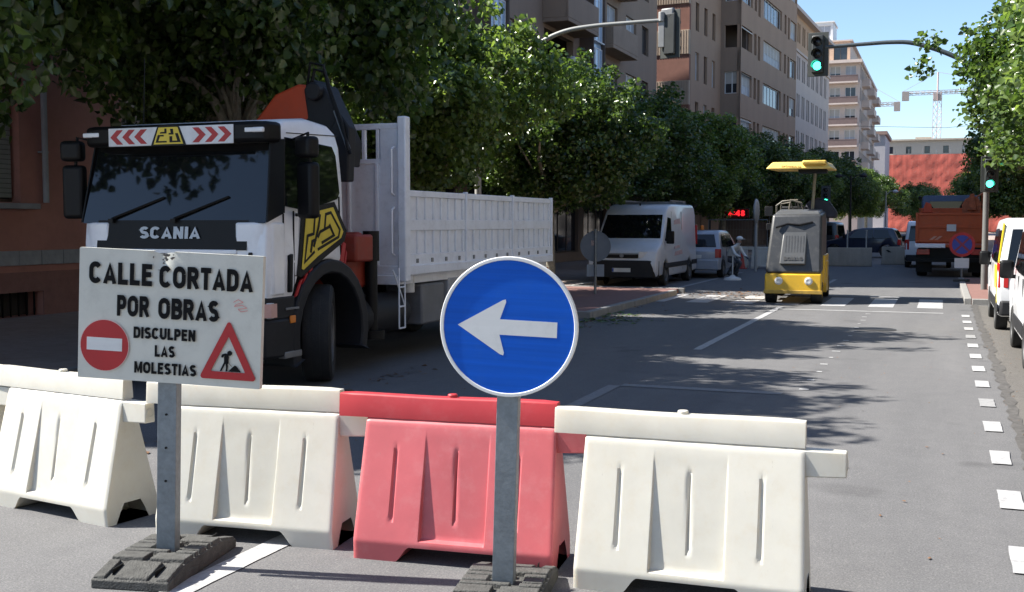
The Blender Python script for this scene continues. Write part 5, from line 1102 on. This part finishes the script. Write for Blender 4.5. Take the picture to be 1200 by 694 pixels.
for a in (('large dark tree overhanging the white lorry cab at the left edge', -10.9, 9.3, 0, 1.12, 1.22, 20), ('tall dark tree rising behind the white lorry bed', -10.9, 15.6, 2, 1.10, 1.22, 130),
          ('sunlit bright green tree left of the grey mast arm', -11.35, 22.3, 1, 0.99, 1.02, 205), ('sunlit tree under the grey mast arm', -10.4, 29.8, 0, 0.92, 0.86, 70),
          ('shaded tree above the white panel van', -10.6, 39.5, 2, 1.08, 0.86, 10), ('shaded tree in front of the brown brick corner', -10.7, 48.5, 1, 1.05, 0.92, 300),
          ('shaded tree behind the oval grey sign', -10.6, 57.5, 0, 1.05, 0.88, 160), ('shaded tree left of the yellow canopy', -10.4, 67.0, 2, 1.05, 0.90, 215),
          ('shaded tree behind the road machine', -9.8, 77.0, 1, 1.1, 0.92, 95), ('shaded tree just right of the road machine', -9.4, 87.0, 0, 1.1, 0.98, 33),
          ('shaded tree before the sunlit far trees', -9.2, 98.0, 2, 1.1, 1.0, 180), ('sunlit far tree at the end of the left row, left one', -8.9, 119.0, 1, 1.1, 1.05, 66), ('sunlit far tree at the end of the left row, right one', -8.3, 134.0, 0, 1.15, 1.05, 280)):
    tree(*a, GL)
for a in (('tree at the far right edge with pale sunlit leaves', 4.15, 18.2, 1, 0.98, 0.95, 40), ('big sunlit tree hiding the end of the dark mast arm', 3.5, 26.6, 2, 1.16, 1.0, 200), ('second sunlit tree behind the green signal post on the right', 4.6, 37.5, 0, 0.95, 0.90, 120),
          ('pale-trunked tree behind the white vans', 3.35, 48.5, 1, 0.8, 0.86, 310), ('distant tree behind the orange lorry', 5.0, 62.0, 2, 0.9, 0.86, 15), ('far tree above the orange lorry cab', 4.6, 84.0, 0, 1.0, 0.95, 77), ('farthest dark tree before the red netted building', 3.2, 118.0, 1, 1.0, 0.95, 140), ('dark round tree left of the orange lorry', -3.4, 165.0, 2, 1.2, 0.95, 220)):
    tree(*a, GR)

# ------------------------------------------------------------------ buildings
M_BGLASS = mat('building_glass', (0.03,0.036,0.045), 0.06, var=0.3, vscale=0.6, spec=0.7)
M_CURT = mat('curtain', (0.34,0.36,0.40), 0.5, var=0.15, vscale=1.5, spec=0.6)
M_ALU = mat('white_frame', (0.66,0.67,0.68), 0.45, var=0.05)
M_DFRAME = mat('brown_frame', (0.07,0.05,0.04), 0.5)
M_BLIND = mat('roller_blind', (0.42,0.40,0.37), 0.7, var=0.1)
M_LOUV = mat('brown_louvre', (0.13,0.085,0.06), 0.6, var=0.15)
_wm = {}
def window_meshes(w, h, mull, fm):
    key = (round(w, 2), round(h, 2), mull, fm.name)
    if key not in _wm:
        f = MB(); t = 0.055
        f.box(0, w, 0, 0.06, 0, t); f.box(0, w, 0, 0.06, h-t, h); f.box(0, t, 0.002, 0.058, t, h-t); f.box(w-t, w, 0.002, 0.058, t, h-t)
        for k in range(1, mull): x = w*k/mull; f.box(x-t*0.6, x+t*0.6, 0.004, 0.056, t, h-t)
        f.box(-0.04, w+0.04, -0.10, 0.0, -0.05, 0.0)
        p = MB(); p.box(t*0.5, w-t*0.5, 0.026, 0.036, t*0.5, h-t*0.5)
        bl = MB(); bl.box(t*0.6, w-t*0.6, 0.008, 0.024, h*0.45, h-t*0.6)
        fme = f.mesh('window', 0); fme.materials.append(fm); _wm[key] = (fme, p.mesh('pane', 0), bl.mesh('blind', 0))
    return _wm[key]
def holed_wall(mb, Lx, H, holes, t, z0=0.0):
    zs = sorted(set([z0, H] + [v for h in holes for v in (max(z0, h[2]), min(H, h[3]))]))
    for a, c in zip(zs[:-1], zs[1:]):
        if c - a < 1e-4: continue
        cut = sorted([(h[0], h[1]) for h in holes if h[2] < c - 1e-4 and h[3] > a + 1e-4]); x = 0.0
        for p, q_ in cut:
            if p > x + 1e-4: mb.box(x, p, 0, t, a, c)
            x = max(x, q_)
        if x < Lx - 1e-4: mb.box(x, Lx, 0, t, a, c)
def facade(bt, org, rz, Lx, H, holes, wm, t=0.28, z0=0.0, seed=1, rec=0.14, name='wall'):
    """wall with real openings; holes = (x0,x1,z0,z1,kind[,mullions])"""
    q = rng(seed); b = MB(); holed_wall(b, Lx, H, holes, t, z0); wall = b.build(name, wm, bt, smooth=0, loc=org, rot=(0,0,R(rz)))
    c, s = math.cos(R(rz)), math.sin(R(rz))
    for h in holes:
        x0, x1, za, zb_ = h[:4]; kind = h[4] if len(h) > 4 else 'w'
        if kind == 'void': continue
        mull = h[5] if len(h) > 5 else 2
        fm = {'w': M_ALU, 'd': M_DFRAME, 's': M_DFRAME, 'l': M_DFRAME}[kind]
        fme, pme, bme = window_meshes(x1-x0, zb_-za, mull, fm)
        loc = (org[0] + c*x0 - s*rec, org[1] + s*x0 + c*rec, org[2] + za)
        wo_ = link('window', fme, None, bt, loc=loc, rot=(0,0,R(rz)))
        gm = M_LOUV if kind == 'l' else (M_CURT if (kind == 'w' and q.random() < 0.38) else M_BGLASS)
        pm = pme if len(pme.materials) and pme.materials[0] is gm else pme.copy(); pm.materials.clear(); pm.materials.append(gm); link('pane', pm, None, wo_)
        if kind in 'wd' and q.random() < 0.4:
            if not len(bme.materials): bme.materials.append(M_BLIND)
            link('blind', bme, None, wo_)
    return wall
def core(bt, x0, x1, y0, y1, H, m, name='inner_wall'):
    b = MB(); b.box(x0, x1, y0, y1, 0, H); return b.build(name, m, bt, smooth=0)
M_DARKIN = mat('interior_dark', (0.05,0.045,0.04), 0.9)
M_ROOF = mat('roof_gravel', (0.28,0.26,0.24), 0.9)

# red plaster house beside the lorry
M_RPLA = mat('red_plaster', (0.46,0.22,0.18), 0.9, var=0.12, vscale=1.2, dirt=0.25, dirtcol=(0.14,0.07,0.06), bump=0.25, bscale=30)
B1 = thing('red_house', 'dull red plastered house with grey stone band at the left edge', 'building', (-15.0, 5.0, 0), R(90))
hs = []
for k in range(3):
    for z0, z1 in ((2.12,4.05),(5.4,7.2),(8.5,10.2)): hs.append((2.05+k*3.2, 3.60+k*3.2, z0, z1, 'd', 2))
    hs.append((0.55+k*4.4, 1.65+k*4.4, 0.12, 0.55, 'void'))
facade(B1, (0,0,0), 0, 12.6, 11.4, hs, M_RPLA, 0.35, seed=2, rec=0.2)
core(B1, 0.05, 12.55, 0.9, 9.0, 11.3, M_RPLA); core(B1, 0.1, 12.5, 0.36, 0.9, 0.9, M_DARKIN, 'cellar_wall')
M_STONE = mat('band_stone', (0.33,0.34,0.36), 0.85, var=0.15, vscale=4, dirt=0.3, bump=0.3)
sb_ = MB(); sb_.box(0.004, 0.512, -0.05, 0.0, 0, 0.255); sm = sb_.mesh('band_stone', 0); sm.materials.append(M_STONE)
for k in range(24): link('band_stone', sm, None, B1, 0.008, (k*0.52, rr.uniform(-.006,0), 1.02))
for k in range(3):
    b = MB(); b.box(1.75+k*3.2, 3.90+k*3.2, -0.16, 0.0, 2.0, 2.10); b.build('window_sill', M_STONE, B1, 0.01)
    b = MB()
    for j in range(22): z = 2.20 + j*0.083; b.box(2.12+k*3.2, 3.53+k*3.2, 0.13, 0.165, z, z+0.074)
    b.build('roller_shutter', mat('shutter_green_grey', (0.26,0.29,0.275), 0.6, dirt=0.2), B1)
    b = MB()
    for j in range(6): x = 0.65+k*4.4+j*0.18; b.box(x, x+0.02, 0.1, 0.13, 0.12, 0.55)
    each(b, 'cellar_bar', M_BLACK, B1)
b = MB(); b.tube([(10.50,-0.09,2.12),(10.50,-0.09,11.3)], 0.055, 10); b.box(10.42,10.58,-0.1,0,3.0,3.03); b.box(10.42,10.58,-0.1,0,5.0,5.03); b.build('downpipe', mat('pipe_grey', (0.34,0.36,0.39), 0.5), B1)
b = MB(); b.box(-0.3,12.9,-0.4,9.2,11.4,11.6); b.build('roof', M_ROOF, B1)
b = MB(); holed_wall(b, 12.6, 0.90, [h for h in hs if h[4] == 'void'], 0.02, 0.118); b.build('plinth', mat('plinth', (0.28,0.14,0.12), 0.9, var=0.15, dirt=0.4, bump=0.4), B1, smooth=0, loc=(0,-0.022,0))

# low set-back block behind the trees
M_TAN = mat('tan_render', (0.33,0.25,0.19), 0.9, var=0.12, vscale=1.0, dirt=0.2, bump=0.2)
Bc = thing('set_back_block', 'low tan block set back behind the sunlit trees', 'building', (-19.5, 17.8, 0), R(90))
hs = [(1.0+k*2.4, 2.4+k*2.4, 1.0+f*3.0, 2.6+f*3.0, 'd', 2) for k in range(4) for f in range(3)]
facade(Bc, (0,0,0), 0, 10.8, 9.2, hs, M_TAN, 0.3, seed=4); core(Bc, 0.05, 10.75, 0.6, 9, 9.1, M_TAN)
b = MB(); b.box(-0.2,11.0,-0.3,9.2,9.2,9.4); b.build('roof', M_ROOF, Bc)

# balcony block
M_BRN = mat('brown_panel', (0.28,0.205,0.155), 0.85, var=0.1, vscale=0.8, dirt=0.2, streak=True)
M_DBRN = mat('dark_brown_panel', (0.12,0.09,0.075), 0.85, var=0.1, vscale=0.8, dirt=0.2)
M_BLUE = mat('pale_blue_glazing', (0.42,0.56,0.74), 0.12, var=0.15, vscale=0.8, spec=0.7)
B2 = thing('balcony_block', 'tall brown apartment block with deep balconies and pale blue glazed bays above the trees', 'building', (-15.2, 34.2, 0), R(90))
hs = []
for f in range(6):
    z = 4.1 + f*2.9
    hs += [(0.6-5.2,2.0-5.2,z+0.9,z+2.4,'d',2), (3.0-5.2,4.3-5.2,z+0.9,z+2.4,'w',2), (1.5,2.9,z+0.2,z+2.6,'void'), (4.0,5.4,z+0.9,z+2.4,'w',2), (6.2,7.2,z+0.9,z+2.4,'d',1), (8.6,12.4,z+0.25,z+2.65,'void'), (16.0,17.0,z+0.2,z+2.4,'w',1), (17.6,19.4,z+0.9,z+2.4,'w',2), (21.0,23.0,z+0.9,z+2.4,'w',3), (24.2,25.6,z+0.9,z+2.4,'d',2)]
for k in range(-1, 6): hs.append((0.8+k*4.4, 4.4+k*4.4, 0.5, 3.2, 'd', 3))
hs = [(h[0]+5.2, h[1]+5.2) + tuple(h[2:]) for h in hs]
facade(B2, (-5.2,0,0), 0, 32.7, 22.4, hs, M_BRN, 0.3, seed=6)
core(B2, -5.15, 27.45, 2.2, 12, 22.3, M_DBRN)
b = MB(); holed_wall(b, 27.4, 3.7, [], 0.05); b.M = Matrix.Identity(4); b.build('shop_back_wall', M_DARKIN, B2, loc=(0.05,0.8,0))
for f in range(6):
    z = 4.1 + f*2.9
    b = MB(); b.box(8.4,12.6,-1.1,0.0,z-0.08,z+0.08); b.box(8.4,12.6,-1.1,-1.0,z+0.08,z+1.15); b.box(8.4,8.5,-1.0,0.0,z+0.08,z+1.15); b.box(12.5,12.6,-1.0,0.0,z+0.08,z+1.15); b.build('balcony', M_BRN, B2, 0.02)
    b = MB(); b.box(8.6,12.4,0.9,2.1,z+0.0,z+0.24); b.build('balcony_floor', M_DBRN, B2)
    b = MB(); b.ball((10.8,-0.5,z+1.55),0.24); b.cyl((10.8,-0.5,z+0.08),(10.8,-0.5,z+1.35),0.03,6); b.build('balcony_globe', M_ALU, B2)
    b = MB(); b.box(15.6,20.0,-0.9,0.0,z-0.08,z+0.08); b.box(15.6,20.0,-0.9,-0.82,z+0.08,z+1.1); b.box(15.6,15.68,-0.82,0,z+0.08,z+1.1); b.box(19.92,20.0,-0.82,0,z+0.08,z+1.1); b.build('balcony', M_TAN, B2, 0.02)
    for x0, x1 in ((1.4,3.0),(13.4,15.0)):
        for k in range(3):
            w = (x1-x0)/3; pm = window_meshes(w-0.02, 2.62, 1, M_ALU)
            wo_ = link('glazed_bay', pm[0], None, B2, loc=(x0+k*w, -0.55, z)); p2 = pm[1].copy(); p2.materials.append(M_BLUE); link('pane', p2, None, wo_)
for x0, x1 in ((1.4,3.0),(13.4,15.0)):
    b = MB(); b.box(x0,x1,-0.48,0.0,3.9,21.6); b.build('bay_body', M_BLUE, B2)
    for xx in (x0-0.12, x1+0.02):
        b = MB(); b.box(xx, xx+0.10, -0.65, 0.0, 3.9, 21.7); b.build('bay_pier', M_DBRN, B2)
b = MB(); b.box(-5.2,27.5,-0.9,-0.05,3.35,3.75); b.build('shop_canopy', M_DBRN, B2, 0.03)
for k, c_ in enumerate(((0.35,0.32,0.28),(0.12,0.10,0.09),(0.45,0.42,0.36),(0.2,0.07,0.06),(0.3,0.3,0.3),(0.35,0.25,0.12))):
    b = MB(); b.box(0.6+k*4.4,4.5+k*4.4,-1.0,-0.91,3.32,3.80); b.build('fascia_board', mat('fascia%d' % k, c_, 0.6, dirt=0.2), B2, 0.01)
b = MB(); b.box(-5.4,27.7,-0.2,12.2,22.4,22.7); b.build('roof', M_ROOF, B2)

# brown brick corner block
M_BRICK = mat('red_brown_brick', (0.22,0.105,0.08), 0.9, var=0.12, vscale=2, dirt=0.2)
M_STRIPE = mat('tan_ribbed', (0.42,0.33,0.255), 0.85, var=0.08, vscale=1.0, dirt=0.15)
M_FAC = mat('mid_brown_facade', (0.37,0.25,0.175), 0.85, var=0.08, vscale=0.7, dirt=0.15, streak=True)
B3 = thing('brown_brick_block', 'tall brown block with red and tan banded corner and white ribbon windows', 'building', (-13.9, 64.6, 0), R(86.3))
hs = []
for f in range(7):
    z = 4.3 + f*2.9
    for x in (1.0, 2.9, 4.8): hs.append((x, x+0.75, z+0.1, z+1.75, 'l' if (f+int(x)) % 3 else 'w', 1))
facade(B3, (0,0,0), 0, 6.9, 25.2, hs, M_FAC, 0.3, seed=8)
hs = []
for f in range(7):
    z = 4.2 + f*2.9
    hs += [(0.15,3.1,z,z+1.4,'void' if f % 3 == 0 else 'w',3), (3.7,4.4,z,z+1.4,'l',1), (4.8,5.5,z-0.2,z+1.4,'l',1), (6.5,12.6,z,z+1.4,'w',6), (13.6,14.3,z,z+1.4,'l',1), (14.9,15.5,z-0.2,z+1.4,'l',1), (15.9,18.2,z,z+1.4,'w',3)]
facade(B3, (6.9,-1.3,0), 0, 18.4, 25.2, hs, M_FAC, 0.25, z0=3.6, seed=9)
hs2 = [(0.25,1.2,4.2+f*2.9,5.6+f*2.9,'void' if f % 3 == 0 else 'w',2) for f in range(7)]
facade(B3, (6.9,0.0,0), -90, 1.295, 25.2, hs2, M_BRN, 0.2, z0=3.6, seed=10)
for f in range(7):
    b = MB(); b.box(6.95,10.1,-1.25,0.6,4.0+f*2.9,4.15+f*2.9); b.build('loggia_floor', M_DBRN, B3)
    b = MB(); b.tube([(6.98,-1.28,5.45+f*2.9),(10.0,-1.28,5.45+f*2.9)], 0.04, 6); b.build('rail', M_ALU if f % 2 else M_BLACK, B3)
core(B3, 0.05, 31.9, 0.75, 14, 25.1, M_DBRN)
b = MB(); b.box(9.6,25.2,-1.0,0.7,3.7,25.0); b.build('bay_inner_wall', M_DBRN, B3)
zz = 2.86; k = 0
while zz < 25:
    b = MB(); b.box(-0.28,0.0,0.02,3.1,zz,zz+1.40)
    for j in range(20): b.box(-0.31,-0.28,0.06+j*0.155,0.14+j*0.155,zz+0.02,zz+1.38)
    b.build('ribbed_band', M_STRIPE, B3)
    b = MB(); b.box(-0.24,0.0,0.02,3.1,zz+1.40,zz+2.90); b.build('brick_band', M_BRICK, B3)
    zz += 2.9
b = MB(); b.box(-0.24,0.0,0.02,3.1,0,2.86); b.build('corner_base', M_BRICK, B3)
b = MB(); b.box(-0.3,32,-0.2,14,25.2,25.5); b.box(6.6,25.4,-1.5,0,25.2,25.5); b.build('roof', M_ROOF, B3)
hs = [(0.4+k*1.5, 1.5+k*1.5, 4.4+f*2.9, 6.0+f*2.9, 'd', 1) for k in range(4) for f in range(7)]
facade(B3, (25.4,-0.02,0), 0, 6.4, 25.2, hs, M_FAC, 0.25, z0=0, seed=12)

# pale pink house row beyond
M_PINKW = mat('pale_pink_render', (0.56,0.47,0.42), 0.85, var=0.06, vscale=0.6, dirt=0.12, streak=True)
M_OCHRE = mat('ochre_render', (0.50,0.33,0.21), 0.85, var=0.06, vscale=0.6)
B4 = thing('pale_pink_block', 'pale pink and ochre block with tall narrow windows next to the brown block', 'building', (-12.0, 90.6, 0), R(87.5))
hs = [(0.8+k*2.6+(0.9 if j else 0.0), 1.4+k*2.6+(0.9 if j else 0.0), 4.6+f*3.1, 6.5+f*3.1, 'd', 1) for k in range(9) for j in range(2) for f in range(4)]
facade(B4, (0,0,0), 0, 25.0, 16.2, hs, M_PINKW, 0.3, seed=13)
hs = [(0.8+k*2.6+(0.9 if j else 0.0), 1.4+k*2.6+(0.9 if j else 0.0), 17.0, 18.6, 'd', 1) for k in range(9) for j in range(2)]
facade(B4, (0,0.02,0), 0, 25.0, 19.2, hs, M_OCHRE, 0.3, z0=16.2, seed=14, name='upper_wall')
core(B4, 0.05, 24.95, 0.75, 12, 19.1, M_DBRN)
b = MB(); b.box(-0.1,25.1,-0.5,12,19.2,19.5); b.box(-0.1,25.1,-0.12,0.0,16.1,16.3); b.build('cornice', M_PINKW, B4)
b = MB(); b.box(0,25,0.5,0.6,19.5,20.3); b.build('roof_parapet', M_ALU, B4)

# cream apartment tower
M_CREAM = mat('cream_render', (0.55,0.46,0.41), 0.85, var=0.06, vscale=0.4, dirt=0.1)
B5 = thing('cream_tower', 'cream apartment tower with stacked balconies and stepped penthouse behind the traffic light', 'building', (-24.0, 160.0, 0), 0)
hs = []
for f in range(7):
    z = 3.6 + f*2.9
    hs += [(0.8+k*2.05, 2.2+k*2.05, z+0.5, z+2.3, 'w', 2) for k in range(6)]
facade(B5, (0,0,0), 0, 13.0, 23.6, hs, M_CREAM, 0.3, seed=15)
hs = [(0.8+k*2.7, 2.4+k*2.7, 4.1+f*2.9, 5.9+f*2.9, 'd', 2) for k in range(12) for f in range(7)]
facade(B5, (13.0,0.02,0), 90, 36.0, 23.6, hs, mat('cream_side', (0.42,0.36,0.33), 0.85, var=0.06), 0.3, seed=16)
core(B5, 0.05, 12.6, 0.75, 35.9, 23.5, M_DBRN)
for f in range(7):
    z = 3.6 + f*2.9
    b = MB(); b.box(0.2,12.8,-1.1,0,z-0.10,z+0.10); b.build('balcony_slab', M_CREAM, B5)
    b = MB(); b.box(0.2,12.8,-1.1,-1.05,z+0.85,z+0.95); b.box(0.2,12.8,-1.08,-1.06,z+0.1,z+0.86); b.build('balcony_rail', mat('rail_brown', (0.16,0.11,0.10), 0.6), B5)
    b = MB(); b.box(13.0,14.0,4+0,8,z-0.1,z+0.9); b.box(13.0,14.0,16,22,z-0.1,z+0.9); b.box(13.0,14.0,28,34,z-0.1,z+0.9); each(b, 'side_balcony', M_CREAM, B5)
b = MB(); b.box(-0.2,13.3,-1.2,36,23.6,24.0); b.build('cornice', M_CREAM, B5)
hs = [(1.0,2.8,0.4,2.3,'d',2),(4.2,7.6,0.4,2.3,'d',3),(8.8,10.6,0.4,2.3,'d',2)]
facade(B5, (0.5,1.6,24.0), 0, 11.0, 2.9, hs, mat('penthouse_orange', (0.52,0.36,0.26), 0.85), 0.25, seed=17, name='penthouse_wall'); 
b = MB(); b.box(0.6,11.4,2.2,20,24.0,26.9); b.box(0.3,11.8,1.4,20,26.9,27.1); b.build('penthouse', M_CREAM, B5)
hs = [(0.3,4.7,0.3,2.4,'w',5)]
facade(B5, (4.0,3.2,27.1), 0, 5.0, 2.8, hs, M_ALU, 0.2, seed=18, name='roof_room_wall'); b = MB(); b.box(4.0,9.0,3.8,9,27.1,29.9); b.box(3.8,9.2,3.0,9,29.9,30.05); b.build('roof_room', M_ALU, B5)

# grey end block, red netted building
B6 = thing('grey_block', 'narrow grey block with dark cornice next to the red netted building', 'building', (-15.5, 205.0, 0), 0)
M_GREYB = mat('grey_render', (0.40,0.39,0.42), 0.85, var=0.06, vscale=0.4)
facade(B6, (0,0,0), 0, 5.8, 17.2, [(0.8,1.6,3+f*3.2,4.8+f*3.2,'d',1) for f in range(4)], M_GREYB, 0.3, seed=19); core(B6, 0.05, 5.75, 0.6, 18, 17.1, M_GREYB)
b = MB(); b.box(-0.3,6.1,-0.4,18,17.2,17.8); b.build('cornice', mat('cornice_brown', (0.28,0.19,0.16), 0.8), B6)
B7 = thing('netted_building', 'building wrapped in red scaffold netting closing the end of the street', 'building', (-11.5, 232.0, 0), 0)
hs = [(1.0+k*3.4, 2.0+k*3.4, 16.2, 17.7, 'd', 1) for k in range(9)] 
hs = [(h[0], h[1], 15.4, 16.8, 'd', 1) for h in hs]
facade(B7, (0,0,0), 0, 33.0, 17.9, hs, mat('beige_wall', (0.50,0.43,0.35), 0.85, var=0.06), 0.3, seed=20); core(B7, 0.05, 32.9, 0.7, 14, 17.8, M_DBRN)
M_NET = mat('red_net', (0.46,0.10,0.07), 0.85, var=0.40, vscale=0.9, dirt=0.7, dirtcol=(0.50,0.24,0.19), bump=0.4, bscale=3, streak=True)
b = MB(); nxx, nzz = 66, 30; vs_ = []; q = rng(9)
ph = [q.uniform(0, 6.28) for _ in range(80)]
for i in range(nxx+1):
    for j in range(nzz+1):
        x = -0.5 + 34*i/nxx; z = 0.2 + 14.9*j/nzz; y = -1.6 - 0.03*math.sin(x*3.9+ph[j % 9]) - 0.03*math.sin(z*3.1+ph[i % 7]) - 0.06*abs(math.sin(z*math.pi/2.5))
        vs_.append((x, y, z))
b.add(vs_, [(i*(nzz+1)+j, (i+1)*(nzz+1)+j, (i+1)*(nzz+1)+j+1, i*(nzz+1)+j+1) for i in range(nxx) for j in range(nzz)]); b.build('scaffold_net', M_NET, B7, smooth=60)
b = MB()
for k in range(14): b.tube([(k*2.5,-1.3,0),(k*2.5,-1.3,16.2)], 0.05, 6)
for k in range(7): b.box(-0.5,33.5,-1.35,-0.3,k*2.5-0.05,k*2.5+0.05)
b.build('scaffold', M_STEEL, B7)
b = MB(); b.box(18.5,24,-1.9,-1.75,14.6,17.4); b.build('green_net', mat('teal_net', (0.10,0.38,0.33), 0.8), B7)
b = MB(); b.box(-0.4,33.4,-0.6,14,17.9,18.2); b.box(6.0,9.0,3,6,18.2,18.8); b.build('roof', mat('beige_roof', (0.44,0.38,0.31), 0.85), B7)
B8 = thing('right_row', 'long grey-brown building row half hidden behind the right hand trees, unseen near part added for shade', 'building', (8.4, 60.0, 0), R(-90))
hs = [(-0+1.0+k*3.0, 2.4+k*3.0, 1.0+f*3.0, 2.7+f*3.0, 'd', 2) for k in range(51) for f in range(4)]
M_GBRN = mat('grey_brown_render', (0.15,0.14,0.135), 0.9, var=0.12, vscale=0.8, dirt=0.2)
facade(B8, (-75,0,0), 0, 156, 13.0, hs, M_GBRN, 0.3, seed=21); core(B8, -74.9, 80.9, 0.7, 10, 12.9, M_GBRN)  # near stretch is out of view, added and kept dark to limit skylight and reflections
b = MB(); b.box(-75.2,81.2,-0.4,10,13,13.3); b.build('roof', M_ROOF, B8)

# ------------------------------------------------------------------ tower cranes, lamps, wire
def lattice(b, p0, p1, w, n, r=0.07):
    p0 = Vector(p0); p1 = Vector(p1); d = (p1-p0).normalized(); u = d.orthogonal().normalized(); v = d.cross(u)
    cs = [u*w+v*w, -u*w+v*w, -u*w-v*w, u*w-v*w]
    for c in cs: b.tube([p0+c, p1+c], r, 4)
    for k in range(n):
        a = p0.lerp(p1, k/n); e = p0.lerp(p1, (k+1)/n)
        for i in range(4): b.tube([a+cs[i], e+cs[(i+1)%4]], r*0.6, 3)
M_CR = mat('crane_mast', (0.50,0.36,0.33), 0.6, var=0.1)
def tower_crane(label, x, y, h, jib, back):
    t = thing('tower_crane', label, 'crane', (x, y, 0), 0, 'tower cranes on the skyline')
    b = MB(); lattice(b, (0,0,0), (0,0,h), 0.7, int(h/1.6), 0.09); b.build('mast', M_CR, t)
    b = MB(); lattice(b, (0,0,h), (jib,0,h), 0.35, int(abs(jib)/1.2), 0.08); lattice(b, (0,0,h), (back,0,h), 0.35, 6, 0.08); b.build('jib', mat('crane_jib', (0.32,0.27,0.25), 0.6), t)
    b = MB(); b.tube([(0,0,h),(0,0,h+5)], 0.2, 5); b.tube([(0,0,h+5),(jib*0.8,0,h+0.4)], 0.05, 4); b.tube([(0,0,h+5),(back,0,h+0.4)], 0.05, 4); b.build('stay', M_CR, t)
    b = MB(); b.box(min(back, back*0.8), max(back, back*0.8), -0.6, 0.6, h-1.8, h+0.4); b.build('counterweight', mat('cw_grey', (0.25,0.22,0.21), 0.8), t)
    b = MB(); b.box(-0.9,0.9,-0.9,0.9,h-2.0,h-0.3); b.build('operator_cab', mat('crane_jib', (0.32,0.27,0.25), 0.6), t)
tower_crane('tower crane beside the right hand tree with jib to the left', -2.0, 300.0, 34.5, 26, -8.4)
tower_crane('smaller tower crane rising behind the cream tower', -18.2, 300.0, 32.0, -10.0, 7.4)
def lamp(label, x, y, h, double=False):
    t = thing('street_lamp', label, 'street lamp', (x, y, 0.0), 0, 'street lamps')
    b = MB(); b.tube([(0,0,0),(0,0,1.0),(0,0,h)], [0.09,0.06,0.04], 10); b.build('pole', M_POLE if not double else M_DGREY, t)
    for s in ((-1, 1) if double else (1,)):
        b = MB(); b.tube([(0,0,h-0.3),(s*0.3,0,h),(s*0.7,0,h+0.05)], 0.03, 6); b.build('arm', M_DGREY if double else M_POLE, t)
        b = MB(); b.lathe([(0.04,0.12),(0.20,0.02),(0.22,-0.06),(0.15,-0.12),(0.001,-0.14)], 12, c=(s*0.7,0,h)); b.build('lamp_head', M_DGREY if double else M_ALU, t)
lamp('slim pale street lamp before the red netted building', -4.25, 93.0, 4.3)
lamp('dark double street lamp before the cream tower', -5.15, 69.0, 4.6, True)
b = MB(); b.tube([(-12,150,14.3),(0,150,13.7),(12,150,14.5)], 0.03, 4); tag(b.build('overhead_wire', M_BLACK), 'thin overhead wire crossing the street below the cranes', 'wire')

# ------------------------------------------------------------------ litter: dry leaves and grit on the road
q = rng(77); b = MB()
def bit(x, y, z, s):
    a = q.uniform(0, 6.28); c, d = math.cos(a)*s, math.sin(a)*s; h = s*q.uniform(0.1, 0.5)
    b.add([(x-c,y-d,z+0.004),(x-d*0.5,y+c*0.5,z+h),(x+c,y+d,z+0.006),(x+d*0.5,y-c*0.5,z+h*0.6)], [(0,1,2,3)])
for i in range(260): bit(q.gauss(-4.7, 0.6), q.gauss(27.6, 0.9), 0.004, q.uniform(0.02, 0.06))
for i in range(260): bit(-6.0 + abs(q.gauss(0, 0.35)), q.uniform(6, 24), 0.004, q.uniform(0.015, 0.05))
for i in range(220): bit(q.uniform(-6, 0.3), q.uniform(5.8, 24), 0.004, q.uniform(0.008, 0.022))
for i in range(120): bit(q.uniform(0.6, 1.2), q.uniform(4.5, 20), 0.008, q.uniform(0.008, 0.022))
stuff(tag(b.build('leaf_litter', M_LITTER, smooth=0), 'dry brown leaves and scraps scattered over the road', 'litter'))
q = rng(78); b = MB()
for i in range(160): bit(q.gauss(-5.75, 0.35), q.gauss(19.3, 0.8), 0.004, q.uniform(0.03, 0.08))
stuff(tag(b.build('fallen_leaves', M_LEAF, smooth=0), 'green leaves fallen along the kerb of the pavement corner', 'leaves'))
